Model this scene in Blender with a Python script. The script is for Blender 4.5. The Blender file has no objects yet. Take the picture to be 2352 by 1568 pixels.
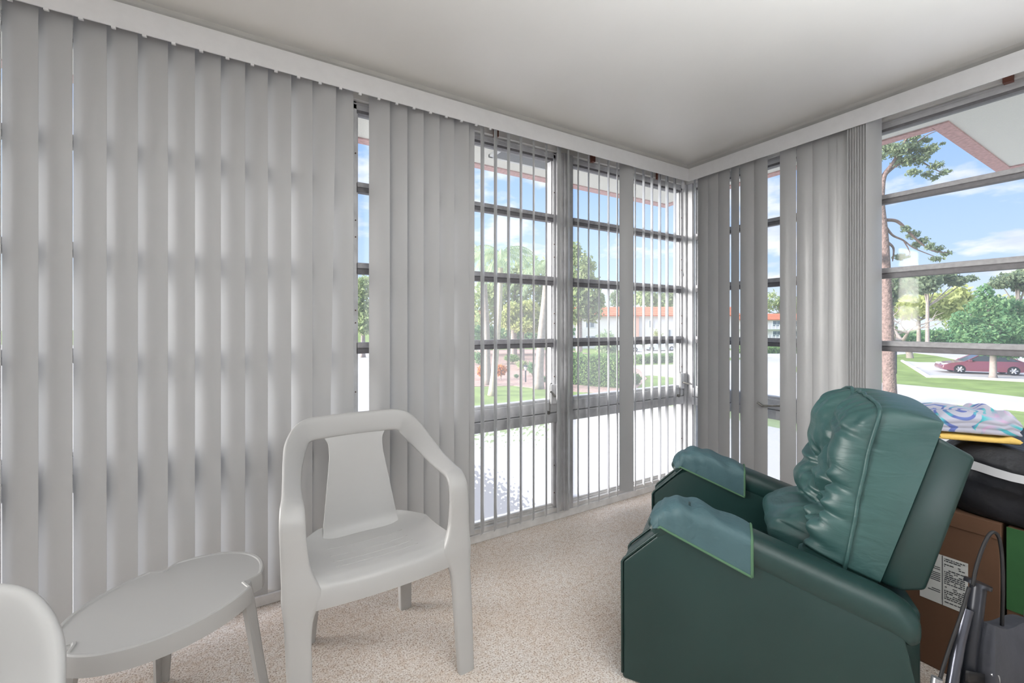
import bpy, bmesh, math, random
from mathutils import Vector, Matrix

# ------------------------------------------------------------------ scene, camera, world, sun, exposure
sc = bpy.context.scene
COL = sc.collection
CAM = Vector((-2.82, -2.11, 1.2))
FWD = Vector((0.5166, 0.8562, 0)).normalized()
RGT = Vector((FWD.y, -FWD.x, 0))
FPX, HPX, GND = 981.0, 746.0, -2.45          # focal length in pixels, horizon row, ground level outside

cd = bpy.data.cameras.new('camera')
cd.sensor_width = 36.0
cd.lens = FPX / 2352 * 36.0
cd.shift_y = (HPX - 784.0) / 2352
cd.clip_start = 0.02
cd.clip_end = 2000
cam = bpy.data.objects.new('camera', cd)
COL.objects.link(cam)
cam.location = CAM
cam.rotation_euler = (math.pi / 2, 0, -math.atan2(FWD.x, FWD.y))
sc.camera = cam

vs = sc.view_settings
vs.view_transform = 'Standard'
vs.look = 'None'
vs.gamma = 1.0
vs.use_curve_mapping = False
vs.exposure = 0.0
sc.cycles.max_bounces = 14
sc.cycles.diffuse_bounces = 8
sc.cycles.glossy_bounces = 3
sc.cycles.transmission_bounces = 6
sc.cycles.transparent_max_bounces = 24
sc.cycles.sample_clamp_indirect = 6.0
sc.cycles.caustics_reflective = False
sc.cycles.caustics_refractive = False
sc.cycles.use_denoising = True


def lin(r, g, b):
    f = lambda c: (c / 255 / 12.92) if c / 255 <= 0.04045 else ((c / 255 + 0.055) / 1.055) ** 2.4
    return (f(r), f(g), f(b), 1.0)


class NT:
    """small node helper"""
    def __init__(self, tree):
        self.t = tree
        self.n = tree.nodes
        self.l = tree.links

    def add(self, typ, **kw):
        nd = self.n.new(typ)
        for k, v in kw.items():
            if k.startswith('in_'):
                nd.inputs[int(k[3:])].default_value = v
            else:
                setattr(nd, k, v)
        return nd

    def link(self, a, b):
        self.l.new(a, b)


def ramp(nt, fac, stops, interp='LINEAR'):
    r = nt.add('ShaderNodeValToRGB')
    r.color_ramp.interpolation = interp
    el = r.color_ramp.elements
    while len(el) < len(stops):
        el.new(0.5)
    for e, (p, c) in zip(el, stops):
        e.position = p
        e.color = c if len(c) == 4 else (*c, 1)
    nt.link(fac, r.inputs[0])
    return r


GLOW = 0.8          # extra radiance of the haze round the low sun
ZENITH = 1.5        # extra radiance of the cloud layer overhead
world = bpy.data.worlds.new('world')
sc.world = world
world.use_nodes = True
wt = NT(world.node_tree)
wt.n.clear()
out = wt.add('ShaderNodeOutputWorld')
bg = wt.add('ShaderNodeBackground')
bg.inputs[1].default_value = 1.3
tc = wt.add('ShaderNodeTexCoord')
sep = wt.add('ShaderNodeSeparateXYZ')
wt.link(tc.outputs['Generated'], sep.inputs[0])
sky = ramp(wt, sep.outputs[2], [(0.0, lin(222, 232, 246)), (0.12, lin(182, 209, 248)), (0.3, lin(148, 186, 243)),
                                (0.6, lin(132, 174, 240)), (1.0, lin(126, 168, 236))])
zc = wt.add('ShaderNodeMath', operation='ADD', in_1=0.22)
wt.link(sep.outputs[2], zc.inputs[0])
dx = wt.add('ShaderNodeMath', operation='DIVIDE')
dy = wt.add('ShaderNodeMath', operation='DIVIDE')
wt.link(sep.outputs[0], dx.inputs[0]); wt.link(zc.outputs[0], dx.inputs[1])
wt.link(sep.outputs[1], dy.inputs[0]); wt.link(zc.outputs[0], dy.inputs[1])
cv = wt.add('ShaderNodeCombineXYZ', in_2=3.7)
wt.link(dx.outputs[0], cv.inputs[0]); wt.link(dy.outputs[0], cv.inputs[1])
cn = wt.add('ShaderNodeTexNoise')
cn.inputs['Scale'].default_value = 2.1
cn.inputs['Detail'].default_value = 7
cn.inputs['Roughness'].default_value = 0.55
wt.link(cv.outputs[0], cn.inputs['Vector'])
cm = ramp(wt, cn.outputs[0], [(0.52, (0, 0, 0)), (0.60, (0.75, 0.75, 0.75)), (0.72, (1, 1, 1))])
cn2 = wt.add('ShaderNodeTexNoise')
cn2.inputs['Scale'].default_value = 5.0
cn2.inputs['Detail'].default_value = 4
wt.link(cv.outputs[0], cn2.inputs['Vector'])
cc = ramp(wt, cn2.outputs[0], [(0.35, lin(214, 220, 236)), (0.62, lin(250, 250, 252))])
mx = wt.add('ShaderNodeMix', data_type='RGBA')
wt.link(cm.outputs[0], mx.inputs[0]); wt.link(sky.outputs[0], mx.inputs[6]); wt.link(cc.outputs[0], mx.inputs[7])
# hazy glow round the low sun
gd = wt.add('ShaderNodeVectorMath', operation='DOT_PRODUCT')
gd.inputs[1].default_value = Vector((-0.92, 0.32, 0.26)).normalized()
wt.link(tc.outputs['Generated'], gd.inputs[0])
g1 = wt.add('ShaderNodeMath', operation='SUBTRACT', in_1=1.0)
wt.link(gd.outputs['Value'], g1.inputs[0])
g2 = wt.add('ShaderNodeMath', operation='MULTIPLY', in_1=5.0)
wt.link(g1.outputs[0], g2.inputs[0])
g3 = wt.add('ShaderNodeMath', operation='EXPONENT')
wt.link(g2.outputs[0], g3.inputs[0])
g4 = wt.add('ShaderNodeMath', operation='MULTIPLY', in_1=GLOW)
wt.link(g3.outputs[0], g4.inputs[0])
gl = wt.add('ShaderNodeMix', data_type='RGBA', blend_type='ADD', clamp_result=False, in_0=1.0)
gc = wt.add('ShaderNodeVectorMath', operation='MULTIPLY')
gc.inputs[0].default_value = (1.0, 0.965, 0.90)
wt.link(g4.outputs[0], gc.inputs[1])
wt.link(mx.outputs[2], gl.inputs[6]); wt.link(gc.outputs[0], gl.inputs[7])
# a bright cloud layer overhead
zr = wt.add('ShaderNodeMapRange', interpolation_type='SMOOTHSTEP')
zr.inputs['From Min'].default_value = 0.48; zr.inputs['From Max'].default_value = 0.85; zr.inputs['To Max'].default_value = ZENITH
wt.link(sep.outputs[2], zr.inputs['Value'])
zm = wt.add('ShaderNodeMix', data_type='RGBA', blend_type='ADD', clamp_result=False, in_0=1.0)
zv = wt.add('ShaderNodeVectorMath', operation='MULTIPLY')
zv.inputs[0].default_value = (1.0, 0.97, 0.92)
wt.link(zr.outputs[0], zv.inputs[1])
wt.link(gl.outputs[2], zm.inputs[6]); wt.link(zv.outputs[0], zm.inputs[7])
wt.link(zm.outputs[2], bg.inputs[0])
wt.link(bg.outputs[0], out.inputs[0])

sl = bpy.data.lights.new('sun', 'SUN')
sl.energy = 12.5
sl.angle = math.radians(28)
sl.color = (1.0, 0.965, 0.92)
sun = bpy.data.objects.new('sun', sl)
COL.objects.link(sun)
sd = Vector((-0.90, 0.41, 0.15)).normalized()        # a low hazy sun along the window wall
sun.rotation_euler = (-sd).to_track_quat('-Z', 'Y').to_euler()

FILL = 215.0         # power of the fill lamps added out of view to brighten the room


# ------------------------------------------------------------------ helpers
def px_ray(px, py):
    return FWD + RGT * ((px - 1176) / FPX) + Vector((0, 0, (HPX - py) / FPX))


def on_z(px, py, z=GND):
    r = px_ray(px, py)
    return CAM + r * ((z - CAM.z) / r.z)


def at_depth(px, py, d):
    return CAM + px_ray(px, py) * d


def material(name):
    m = bpy.data.materials.new(name)
    m.use_nodes = True
    nt = NT(m.node_tree)
    nt.n.clear()
    o = nt.add('ShaderNodeOutputMaterial')
    return m, nt, o


def simple(name, col, rough=0.5, metal=0.0, spec=0.5, noise=None, bump=None, coat=0.0):
    """noise = (scale, amount, detail): mottles the colour; bump = (scale, strength, distance)"""
    m, nt, o = material(name)
    b = nt.add('ShaderNodeBsdfPrincipled')
    c = col if len(col) == 4 else (*col, 1)
    b.inputs['Base Color'].default_value = c
    b.inputs['Roughness'].default_value = rough
    b.inputs['Metallic'].default_value = metal
    b.inputs['Specular IOR Level'].default_value = spec
    b.inputs['Coat Weight'].default_value = coat
    t = nt.add('ShaderNodeTexCoord')
    if noise:
        n = nt.add('ShaderNodeTexNoise')
        n.inputs['Scale'].default_value = noise[0]
        n.inputs['Detail'].default_value = noise[2] if len(noise) > 2 else 4
        nt.link(t.outputs['Object'], n.inputs['Vector'])
        a = noise[1]
        r = ramp(nt, n.outputs[0], [(0.3, tuple(x * (1 - a) for x in c[:3])), (0.7, tuple(min(1, x * (1 + a)) for x in c[:3]))])
        nt.link(r.outputs[0], b.inputs['Base Color'])
    if bump:
        n = nt.add('ShaderNodeTexNoise')
        n.inputs['Scale'].default_value = bump[0]
        n.inputs['Detail'].default_value = 5
        nt.link(t.outputs['Object'], n.inputs['Vector'])
        bp = nt.add('ShaderNodeBump')
        bp.inputs['Strength'].default_value = bump[1]
        bp.inputs['Distance'].default_value = bump[2]
        nt.link(n.outputs[0], bp.inputs['Height'])
        nt.link(bp.outputs[0], b.inputs['Normal'])
    nt.link(b.outputs[0], o.inputs[0])
    return m


def translucent(name, col, frac, rough=0.5, gloss=0.06, bump=None, clear=0.0):
    m, nt, o = material(name)
    d = nt.add('ShaderNodeBsdfDiffuse'); d.inputs[0].default_value = col
    t = nt.add('ShaderNodeBsdfTranslucent'); t.inputs[0].default_value = col
    g = nt.add('ShaderNodeBsdfGlossy'); g.inputs[0].default_value = (1, 1, 1, 1); g.inputs['Roughness'].default_value = rough
    m1 = nt.add('ShaderNodeMixShader', in_0=frac)
    nt.link(d.outputs[0], m1.inputs[1]); nt.link(t.outputs[0], m1.inputs[2])
    m2 = nt.add('ShaderNodeMixShader', in_0=gloss)
    if gloss < 0:
        fr = nt.add('ShaderNodeFresnel'); fr.inputs[0].default_value = 1.5
        nt.link(fr.outputs[0], m2.inputs[0])
    nt.link(m1.outputs[0], m2.inputs[1]); nt.link(g.outputs[0], m2.inputs[2])
    last = m2
    if clear:
        tr = nt.add('ShaderNodeBsdfTransparent')
        m3 = nt.add('ShaderNodeMixShader', in_0=clear)
        nt.link(m2.outputs[0], m3.inputs[1]); nt.link(tr.outputs[0], m3.inputs[2])
        last = m3
    if bump:
        tcn = nt.add('ShaderNodeTexCoord')
        n = nt.add('ShaderNodeTexNoise'); n.inputs['Scale'].default_value = bump[0]
        nt.link(tcn.outputs['Object'], n.inputs['Vector'])
        bp = nt.add('ShaderNodeBump'); bp.inputs['Strength'].default_value = bump[1]; bp.inputs['Distance'].default_value = bump[2]
        nt.link(n.outputs[0], bp.inputs['Height'])
        for s in (d, t, g):
            nt.link(bp.outputs[0], s.inputs['Normal'])
    nt.link(last.outputs[0], o.inputs[0])
    return m


def leaf_mat(name, c1, c2, frac=0.5):
    m, nt, o = material(name)
    gi = nt.add('ShaderNodeNewGeometry')
    r = ramp(nt, gi.outputs['Random Per Island'], [(0.0, c1), (1.0, c2)])
    d = nt.add('ShaderNodeBsdfDiffuse'); t = nt.add('ShaderNodeBsdfTranslucent')
    nt.link(r.outputs[0], d.inputs[0]); nt.link(r.outputs[0], t.inputs[0])
    m1 = nt.add('ShaderNodeMixShader', in_0=frac)
    nt.link(d.outputs[0], m1.inputs[1]); nt.link(t.outputs[0], m1.inputs[2])
    nt.link(m1.outputs[0], o.inputs[0])
    return m


def link(o, parent=None):
    COL.objects.link(o)
    if parent is not None:
        o.parent = parent
    return o


def obj(name, bm, mat, parent=None, smooth=False, angle=None, loc=None):
    me = bpy.data.meshes.new(name)
    bmesh.ops.recalc_face_normals(bm, faces=bm.faces)
    bm.to_mesh(me)
    bm.free()
    mats = mat if isinstance(mat, (list, tuple)) else [mat]
    for mm in mats:
        me.materials.append(mm)
    if smooth:
        for p in me.polygons:
            p.use_smooth = True
        if angle:
            me.set_sharp_from_angle(angle=math.radians(angle))
    o = bpy.data.objects.new(name, me)
    if loc is not None:
        o.location = loc
    return link(o, parent)


def thing(name, label, cat, loc=(0, 0, 0), rotz=0.0, group=None, kind=None):
    o = bpy.data.objects.new(name, None)
    o.empty_display_size = 0.1
    o.location = loc
    o.rotation_euler = (0, 0, rotz)
    if label: o['label'] = label
    if cat: o['category'] = cat
    if group: o['group'] = group
    if kind: o['kind'] = kind
    return link(o)


def tag(o, label=None, cat=None, group=None, kind=None):
    if label: o['label'] = label
    if cat: o['category'] = cat
    if group: o['group'] = group
    if kind: o['kind'] = kind
    return o


def copy_tree(o, parent=None):
    c = o.copy()
    link(c)
    if parent is not None:
        c.parent = parent
    for ch in list(o.children):
        copy_tree(ch, c)
    return c


def box(bm, x0, x1, y0, y1, z0, z1, bev=0.0, seg=2, mi=0):
    vs_ = [bm.verts.new((x, y, z)) for x in (x0, x1) for y in (y0, y1) for z in (z0, z1)]
    idx = [(0, 1, 3, 2), (4, 6, 7, 5), (0, 4, 5, 1), (2, 3, 7, 6), (0, 2, 6, 4), (1, 5, 7, 3)]
    fs = [bm.faces.new([vs_[i] for i in f]) for f in idx]
    for f in fs:
        f.material_index = mi
    if bev:
        es = list({e for f in fs for e in f.edges})
        r = bmesh.ops.bevel(bm, geom=es, offset=bev, segments=seg, affect='EDGES', profile=0.5)
        for f in r['faces']:
            f.material_index = mi
    return vs_


def prism(bm, poly, axis, a0, a1, bev=0.0, seg=2):
    """extrude a 2-D outline along axis 0/1/2 from a0 to a1"""
    def P(p, a):
        if axis == 0: return (a, p[0], p[1])
        if axis == 1: return (p[0], a, p[1])
        return (p[0], p[1], a)
    A = [bm.verts.new(P(p, a0)) for p in poly]
    B = [bm.verts.new(P(p, a1)) for p in poly]
    n = len(poly)
    fs = [bm.faces.new(A), bm.faces.new(B[::-1])]
    for i in range(n):
        fs.append(bm.faces.new((A[i], B[i], B[(i + 1) % n], A[(i + 1) % n])))
    if bev:
        bmesh.ops.bevel(bm, geom=list({e for f in fs for e in f.edges}), offset=bev, segments=seg, affect='EDGES', profile=0.5)
    return fs


def catmull(pts, n):
    """n samples per span through a list of equal-length tuples"""
    out_ = []
    m = len(pts)
    for i in range(m - 1):
        p0, p1, p2, p3 = pts[max(i - 1, 0)], pts[i], pts[i + 1], pts[min(i + 2, m - 1)]
        for k in range(n):
            t = k / n
            out_.append(tuple(0.5 * (2 * b + (c - a) * t + (2 * a - 5 * b + 4 * c - d) * t * t + (3 * b - a - 3 * c + d) * t ** 3)
                              for a, b, c, d in zip(p0, p1, p2, p3)))
    out_.append(tuple(pts[-1]))
    return out_


def tube(bm, pts, r, seg=8, cap=True, mi=0):
    """tube through points; r a number or a list"""
    P = [Vector(p) for p in pts]
    n = len(P)
    R = r if isinstance(r, (list, tuple)) else [r] * n
    rings = []
    up = Vector((0, 0, 1))
    prev = None
    for i in range(n):
        d = (P[min(i + 1, n - 1)] - P[max(i - 1, 0)])
        if d.length < 1e-9:
            d = Vector((0, 0, 1))
        d.normalize()
        if prev is None:
            a = d.cross(up if abs(d.z) < 0.95 else Vector((1, 0, 0))).normalized()
        else:
            a = (prev - d * prev.dot(d))
            a = a.normalized() if a.length > 1e-6 else d.orthogonal().normalized()
        prev = a
        b = d.cross(a)
        rings.append([bm.verts.new(P[i] + (a * math.cos(2 * math.pi * k / seg) + b * math.sin(2 * math.pi * k / seg)) * R[i]) for k in range(seg)])
    for i in range(n - 1):
        for k in range(seg):
            f = bm.faces.new((rings[i][k], rings[i][(k + 1) % seg], rings[i + 1][(k + 1) % seg], rings[i + 1][k]))
            f.material_index = mi
    if cap:
        bm.faces.new(rings[0][::-1]).material_index = mi
        bm.faces.new(rings[-1]).material_index = mi


def sweep(bm, ctrl, n=8, seg=16, ex=4.0):
    """ctrl: list of (p, half width vector, half thickness vector); a rounded-rectangle section swept along them"""
    flat = [tuple(p) + tuple(a) + tuple(b) for p, a, b in ctrl]
    S = catmull(flat, n)
    rings = []
    for s in S:
        p, a, b = Vector(s[0:3]), Vector(s[3:6]), Vector(s[6:9])
        ring = []
        for k in range(seg):
            th = 2 * math.pi * k / seg
            c_, s_ = math.cos(th), math.sin(th)
            q = 2.0 / ex
            ring.append(bm.verts.new(p + a * (abs(c_) ** q * (1 if c_ >= 0 else -1)) + b * (abs(s_) ** q * (1 if s_ >= 0 else -1))))
        rings.append(ring)
    for i in range(len(rings) - 1):
        for k in range(seg):
            bm.faces.new((rings[i][k], rings[i][(k + 1) % seg], rings[i + 1][(k + 1) % seg], rings[i + 1][k]))
    bm.faces.new(rings[0][::-1])
    bm.faces.new(rings[-1])


def shell(bm, fn, nu, nv, th):
    """a grid surface fn(u,v) in 0..1 given a thickness along its normal"""
    P = [[Vector(fn(i / nu, j / nv)) for j in range(nv + 1)] for i in range(nu + 1)]
    def nrm(i, j):
        du = P[min(i + 1, nu)][j] - P[max(i - 1, 0)][j]
        dv = P[i][min(j + 1, nv)] - P[i][max(j - 1, 0)]
        c = du.cross(dv)
        return c.normalized() if c.length > 1e-12 else Vector((0, 0, 1))
    A = [[bm.verts.new(P[i][j]) for j in range(nv + 1)] for i in range(nu + 1)]
    B = [[bm.verts.new(P[i][j] - nrm(i, j) * th) for j in range(nv + 1)] for i in range(nu + 1)]
    for i in range(nu):
        for j in range(nv):
            bm.faces.new((A[i][j], A[i + 1][j], A[i + 1][j + 1], A[i][j + 1]))
            bm.faces.new((B[i][j], B[i][j + 1], B[i + 1][j + 1], B[i + 1][j]))
    for i in range(nu):
        bm.faces.new((A[i][0], B[i][0], B[i + 1][0], A[i + 1][0]))
        bm.faces.new((A[i][nv], A[i + 1][nv], B[i + 1][nv], B[i][nv]))
    for j in range(nv):
        bm.faces.new((A[0][j], A[0][j + 1], B[0][j + 1], B[0][j]))
        bm.faces.new((A[nu][j], B[nu][j], B[nu][j + 1], A[nu][j + 1]))


def lathe(bm, prof, c=(0, 0, 0), seg=20):
    rings = []
    for r, z in prof:
        rings.append([bm.verts.new((c[0] + r * math.cos(2 * math.pi * k / seg), c[1] + r * math.sin(2 * math.pi * k / seg), c[2] + z)) for k in range(seg)])
    for i in range(len(rings) - 1):
        for k in range(seg):
            bm.faces.new((rings[i][k], rings[i][(k + 1) % seg], rings[i + 1][(k + 1) % seg], rings[i + 1][k]))
    bm.faces.new(rings[0][::-1])
    bm.faces.new(rings[-1])


def BM():
    return bmesh.new()


# ------------------------------------------------------------------ materials
M = {}
M['ceiling'] = simple('ceiling_paint', lin(242, 241, 238), 0.45, spec=0.35, noise=(1.3, 0.03, 3), bump=(6, 0.12, 0.01))
M['wall'] = simple('wall_paint', lin(150, 148, 146), 0.6)
M['valance'] = simple('valance_vinyl', lin(228, 228, 230), 0.4, noise=(30, 0.02, 3))
M['trim'] = simple('painted_trim', lin(214, 212, 208), 0.5, noise=(9, 0.06, 4))
M['alu'] = simple('mill_aluminium', lin(196, 196, 198), 0.45, metal=0.0, spec=0.5, noise=(14, 0.14, 5))
M['alu_rail'] = simple('weathered_rail', lin(206, 206, 208), 0.5, noise=(22, 0.12, 6))
M['bar'] = simple('vent_bar_metal', lin(160, 159, 162), 0.5, noise=(60, 0.12, 4))
M['bar_dark'] = simple('vent_bar_dark_gasket', lin(112, 110, 113), 0.6, noise=(60, 0.12, 4))  # darker grey of the vent bars' grooves and lower strips
M['sill'] = simple('sill_paint', lin(222, 220, 218), 0.5, noise=(16, 0.12, 6))
M['steel'] = simple('crank_steel', lin(140, 138, 134), 0.35, metal=0.7, noise=(70, 0.2, 4))
M['rust'] = simple('rusty_screw', lin(86, 62, 52), 0.8)
M['brown'] = simple('brown_block', lin(104, 62, 48), 0.7)
M['slat'] = translucent('vane_vinyl', lin(192, 192, 193), 0.16, rough=0.32, gloss=-1)
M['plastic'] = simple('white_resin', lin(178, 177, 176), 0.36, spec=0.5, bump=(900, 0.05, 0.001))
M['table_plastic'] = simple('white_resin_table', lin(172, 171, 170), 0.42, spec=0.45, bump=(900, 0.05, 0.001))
M['soffit'] = simple('soffit_stucco', lin(216, 214, 204), 0.9, bump=(90, 0.5, 0.01))
M['fascia'] = simple('fascia_pink', lin(188, 146, 142), 0.9, noise=(45, 0.22, 3))
M['vent'] = simple('soffit_vent_screen', lin(92, 94, 98), 0.8, noise=(220, 0.2, 2))


def carpet_mat():
    m, nt, o = material('berber_carpet')
    b = nt.add('ShaderNodeBsdfPrincipled')
    b.inputs['Roughness'].default_value = 0.95
    b.inputs['Specular IOR Level'].default_value = 0.15
    t = nt.add('ShaderNodeTexCoord')
    n1 = nt.add('ShaderNodeTexNoise'); n1.inputs['Scale'].default_value = 170; n1.inputs['Detail'].default_value = 3; n1.inputs['Roughness'].default_value = 0.7
    n2 = nt.add('ShaderNodeTexNoise'); n2.inputs['Scale'].default_value = 45; n2.inputs['Detail'].default_value = 2
    n3 = nt.add('ShaderNodeTexNoise'); n3.inputs['Scale'].default_value = 3; n3.inputs['Detail'].default_value = 3
    for n in (n1, n2, n3):
        nt.link(t.outputs['Object'], n.inputs['Vector'])
    r1 = ramp(nt, n1.outputs[0], [(0.34, lin(158, 138, 124)), (0.43, lin(214, 201, 190)), (0.52, lin(240, 232, 225)), (0.68, lin(248, 244, 240))])
    r2 = ramp(nt, n2.outputs[0], [(0.35, lin(232, 220, 208)), (0.55, lin(255, 255, 255))])
    r3 = ramp(nt, n3.outputs[0], [(0.35, lin(244, 238, 232)), (0.65, lin(255, 255, 255))])
    mu = nt.add('ShaderNodeMix', data_type='RGBA', blend_type='MULTIPLY', in_0=0.55)
    nt.link(r1.outputs[0], mu.inputs[6]); nt.link(r2.outputs[0], mu.inputs[7])
    mu2 = nt.add('ShaderNodeMix', data_type='RGBA', blend_type='MULTIPLY', in_0=0.8)
    nt.link(mu.outputs[2], mu2.inputs[6]); nt.link(r3.outputs[0], mu2.inputs[7])
    nt.link(mu2.outputs[2], b.inputs['Base Color'])
    bp = nt.add('ShaderNodeBump'); bp.inputs['Strength'].default_value = 0.7; bp.inputs['Distance'].default_value = 0.008
    nt.link(n1.outputs[0], bp.inputs['Height']); nt.link(bp.outputs[0], b.inputs['Normal'])
    nt.link(b.outputs[0], o.inputs[0])
    return m


M['carpet'] = carpet_mat()


def glass_mat():
    m, nt, o = material('clear_pane_behind_screen')
    tr = nt.add('ShaderNodeBsdfTransparent'); tr.inputs[0].default_value = (0.97, 0.98, 0.98, 1)
    d = nt.add('ShaderNodeBsdfTranslucent'); d.inputs[0].default_value = (0.9, 0.92, 0.95, 1)
    g = nt.add('ShaderNodeBsdfGlossy'); g.inputs['Roughness'].default_value = 0.03
    m1 = nt.add('ShaderNodeMixShader', in_0=0.12)
    nt.link(tr.outputs[0], m1.inputs[1]); nt.link(d.outputs[0], m1.inputs[2])
    m2 = nt.add('ShaderNodeMixShader', in_0=0.008)
    nt.link(m1.outputs[0], m2.inputs[1]); nt.link(g.outputs[0], m2.inputs[2])
    nt.link(m2.outputs[0], o.inputs[0])
    return m


M['glass'] = glass_mat()


def pebbled_mat(clear, through):
    m, nt, o = material('pebbled_obscure_glass')
    t = nt.add('ShaderNodeTexCoord')
    v = nt.add('ShaderNodeTexVoronoi'); v.inputs['Scale'].default_value = 48
    v.feature = 'SMOOTH_F1'
    nt.link(t.outputs['Object'], v.inputs['Vector'])
    bp = nt.add('ShaderNodeBump'); bp.inputs['Strength'].default_value = 1.0; bp.inputs['Distance'].default_value = 0.012
    nt.link(v.outputs['Distance'], bp.inputs['Height'])
    tl = nt.add('ShaderNodeBsdfTranslucent'); tl.inputs[0].default_value = lin(214, 214, 214)
    rf = nt.add('ShaderNodeBsdfRefraction'); rf.inputs['IOR'].default_value = 1.08; rf.inputs['Roughness'].default_value = 0.10
    rf.inputs['Color'].default_value = lin(246, 249, 250)
    g = nt.add('ShaderNodeBsdfGlossy'); g.inputs['Roughness'].default_value = 0.15
    for s in (rf, g):
        nt.link(bp.outputs[0], s.inputs['Normal'])
    m1 = nt.add('ShaderNodeMixShader', in_0=clear)
    nt.link(tl.outputs[0], m1.inputs[1]); nt.link(rf.outputs[0], m1.inputs[2])
    m2 = nt.add('ShaderNodeMixShader', in_0=0.04)
    nt.link(m1.outputs[0], m2.inputs[1]); nt.link(g.outputs[0], m2.inputs[2])
    tr = nt.add('ShaderNodeBsdfTransparent')
    m3 = nt.add('ShaderNodeMixShader', in_0=through)
    nt.link(m2.outputs[0], m3.inputs[1]); nt.link(tr.outputs[0], m3.inputs[2])
    nt.link(m3.outputs[0], o.inputs[0])
    return m


M['pebbled'] = pebbled_mat(0.12, 0.5)
M['pebbled_clearer'] = pebbled_mat(0.80, 0.08)


def vinyl_mat(name, col, col2, rough, wr=(14, 0.0, 0.01), stretch=(1, 1, 1)):
    m, nt, o = material(name)
    b = nt.add('ShaderNodeBsdfPrincipled')
    b.inputs['Roughness'].default_value = rough
    b.inputs['Specular IOR Level'].default_value = 0.5
    t = nt.add('ShaderNodeTexCoord')
    n = nt.add('ShaderNodeTexNoise'); n.inputs['Scale'].default_value = 3.5; n.inputs['Detail'].default_value = 4
    nt.link(t.outputs['Object'], n.inputs['Vector'])
    r = ramp(nt, n.outputs[0], [(0.35, col), (0.68, col2)])
    nt.link(r.outputs[0], b.inputs['Base Color'])
    mp = nt.add('ShaderNodeMapping'); mp.inputs['Scale'].default_value = stretch
    nt.link(t.outputs['Object'], mp.inputs['Vector'])
    w = nt.add('ShaderNodeTexNoise'); w.inputs['Scale'].default_value = wr[0]; w.inputs['Detail'].default_value = 3; w.inputs['Distortion'].default_value = 0.6
    nt.link(mp.outputs[0], w.inputs['Vector'])
    gr = nt.add('ShaderNodeTexNoise'); gr.inputs['Scale'].default_value = 420; gr.inputs['Detail'].default_value = 2
    nt.link(t.outputs['Object'], gr.inputs['Vector'])
    b1 = nt.add('ShaderNodeBump'); b1.inputs['Strength'].default_value = wr[1]; b1.inputs['Distance'].default_value = wr[2]
    nt.link(w.outputs[0], b1.inputs['Height'])
    b2 = nt.add('ShaderNodeBump'); b2.inputs['Strength'].default_value = 0.12; b2.inputs['Distance'].default_value = 0.001
    nt.link(gr.outputs[0], b2.inputs['Height']); nt.link(b1.outputs[0], b2.inputs['Normal'])
    nt.link(b2.outputs[0], b.inputs['Normal'])
    nt.link(b.outputs[0], o.inputs[0])
    return m


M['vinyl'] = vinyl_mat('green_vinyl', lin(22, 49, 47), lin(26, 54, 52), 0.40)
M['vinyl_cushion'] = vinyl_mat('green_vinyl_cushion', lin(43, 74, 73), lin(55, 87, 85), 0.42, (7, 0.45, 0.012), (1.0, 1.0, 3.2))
M['cover'] = vinyl_mat('arm_cover_cloth', lin(58, 86, 92), lin(68, 96, 102), 0.6, (18, 0.5, 0.01), (2.4, 1, 1))
M['binding'] = simple('green_binding', lin(74, 108, 82), 0.8)

# ------------------------------------------------------------------ room shell
ROOM_X0, ROOM_Y0, CEIL = -5.2, -3.7, 2.385


def struct(name, bm, mat, **kw):
    o = obj(name, bm, mat, **kw)
    o['kind'] = 'structure'
    return o


bm = BM(); box(bm, ROOM_X0, 0.09, ROOM_Y0, 0.09, -0.2, 0.0); struct('floor', bm, M['carpet'])
bm = BM(); box(bm, ROOM_X0, 0.09, ROOM_Y0, 0.09, CEIL, 2.55); struct('ceiling', bm, M['ceiling'])
bm = BM(); box(bm, ROOM_X0 - 0.1, ROOM_X0, ROOM_Y0, 0.09, -0.2, 2.55)
struct('wall_left', bm, M['wall'])
bm = BM(); box(bm, ROOM_X0 - 0.1, 0.09, ROOM_Y0 - 0.1, ROOM_Y0, -0.2, 2.55); struct('wall_back', bm, M['wall'])
# header above and kerb below the window walls, posts between the windows
WA = [(-4.02, -2.50), (-2.418, -1.215), (-1.094, -0.002)]        # openings along the front wall (x)
WB = [(-0.80, -0.055), (-2.03, -0.90)]                            # openings along the right wall (y)
bm = BM()
box(bm, ROOM_X0, 0.09, 0.0, 0.09, 2.268, CEIL)
box(bm, ROOM_X0, -5.10, 0.0, 0.09, 0.0, 2.268)
struct('wall_front', bm, M['trim'])
bm = BM()
box(bm, 0.0, 0.09, ROOM_Y0, 0.0, 2.268, CEIL)
box(bm, 0.0, 0.09, ROOM_Y0, -2.03, 0.0, 2.268)
struct('wall_right', bm, M['trim'])
bm = BM(); box(bm, -5.10, -0.0, 0.0, 0.09, 0.0, 0.045, 0.004); struct('baseboard_front', bm, M['sill'])
bm = BM(); box(bm, 0.0, 0.09, -2.03, 0.0, 0.0, 0.045, 0.004); struct('baseboard_right', bm, M['sill'])


def post(name, x0, x1, y0, y1):
    b = BM()
    box(b, x0, x1, y0, y1, 0.045, 2.268, 0.004)
    w, d = x1 - x0, y1 - y0
    if w > d or (y1 == 0.09):      # a raised cover strip on the room side
        box(b, x0 + w * 0.34, x1 - w * 0.34, y0 - 0.012, y0 + 0.002, 0.045, 2.268, 0.003)
    else:
        box(b, x0 - 0.012, x0 + 0.002, y0 + d * 0.34, y1 - d * 0.34, 0.045, 2.268, 0.003)
    return struct(name, b, M['alu'])


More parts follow.
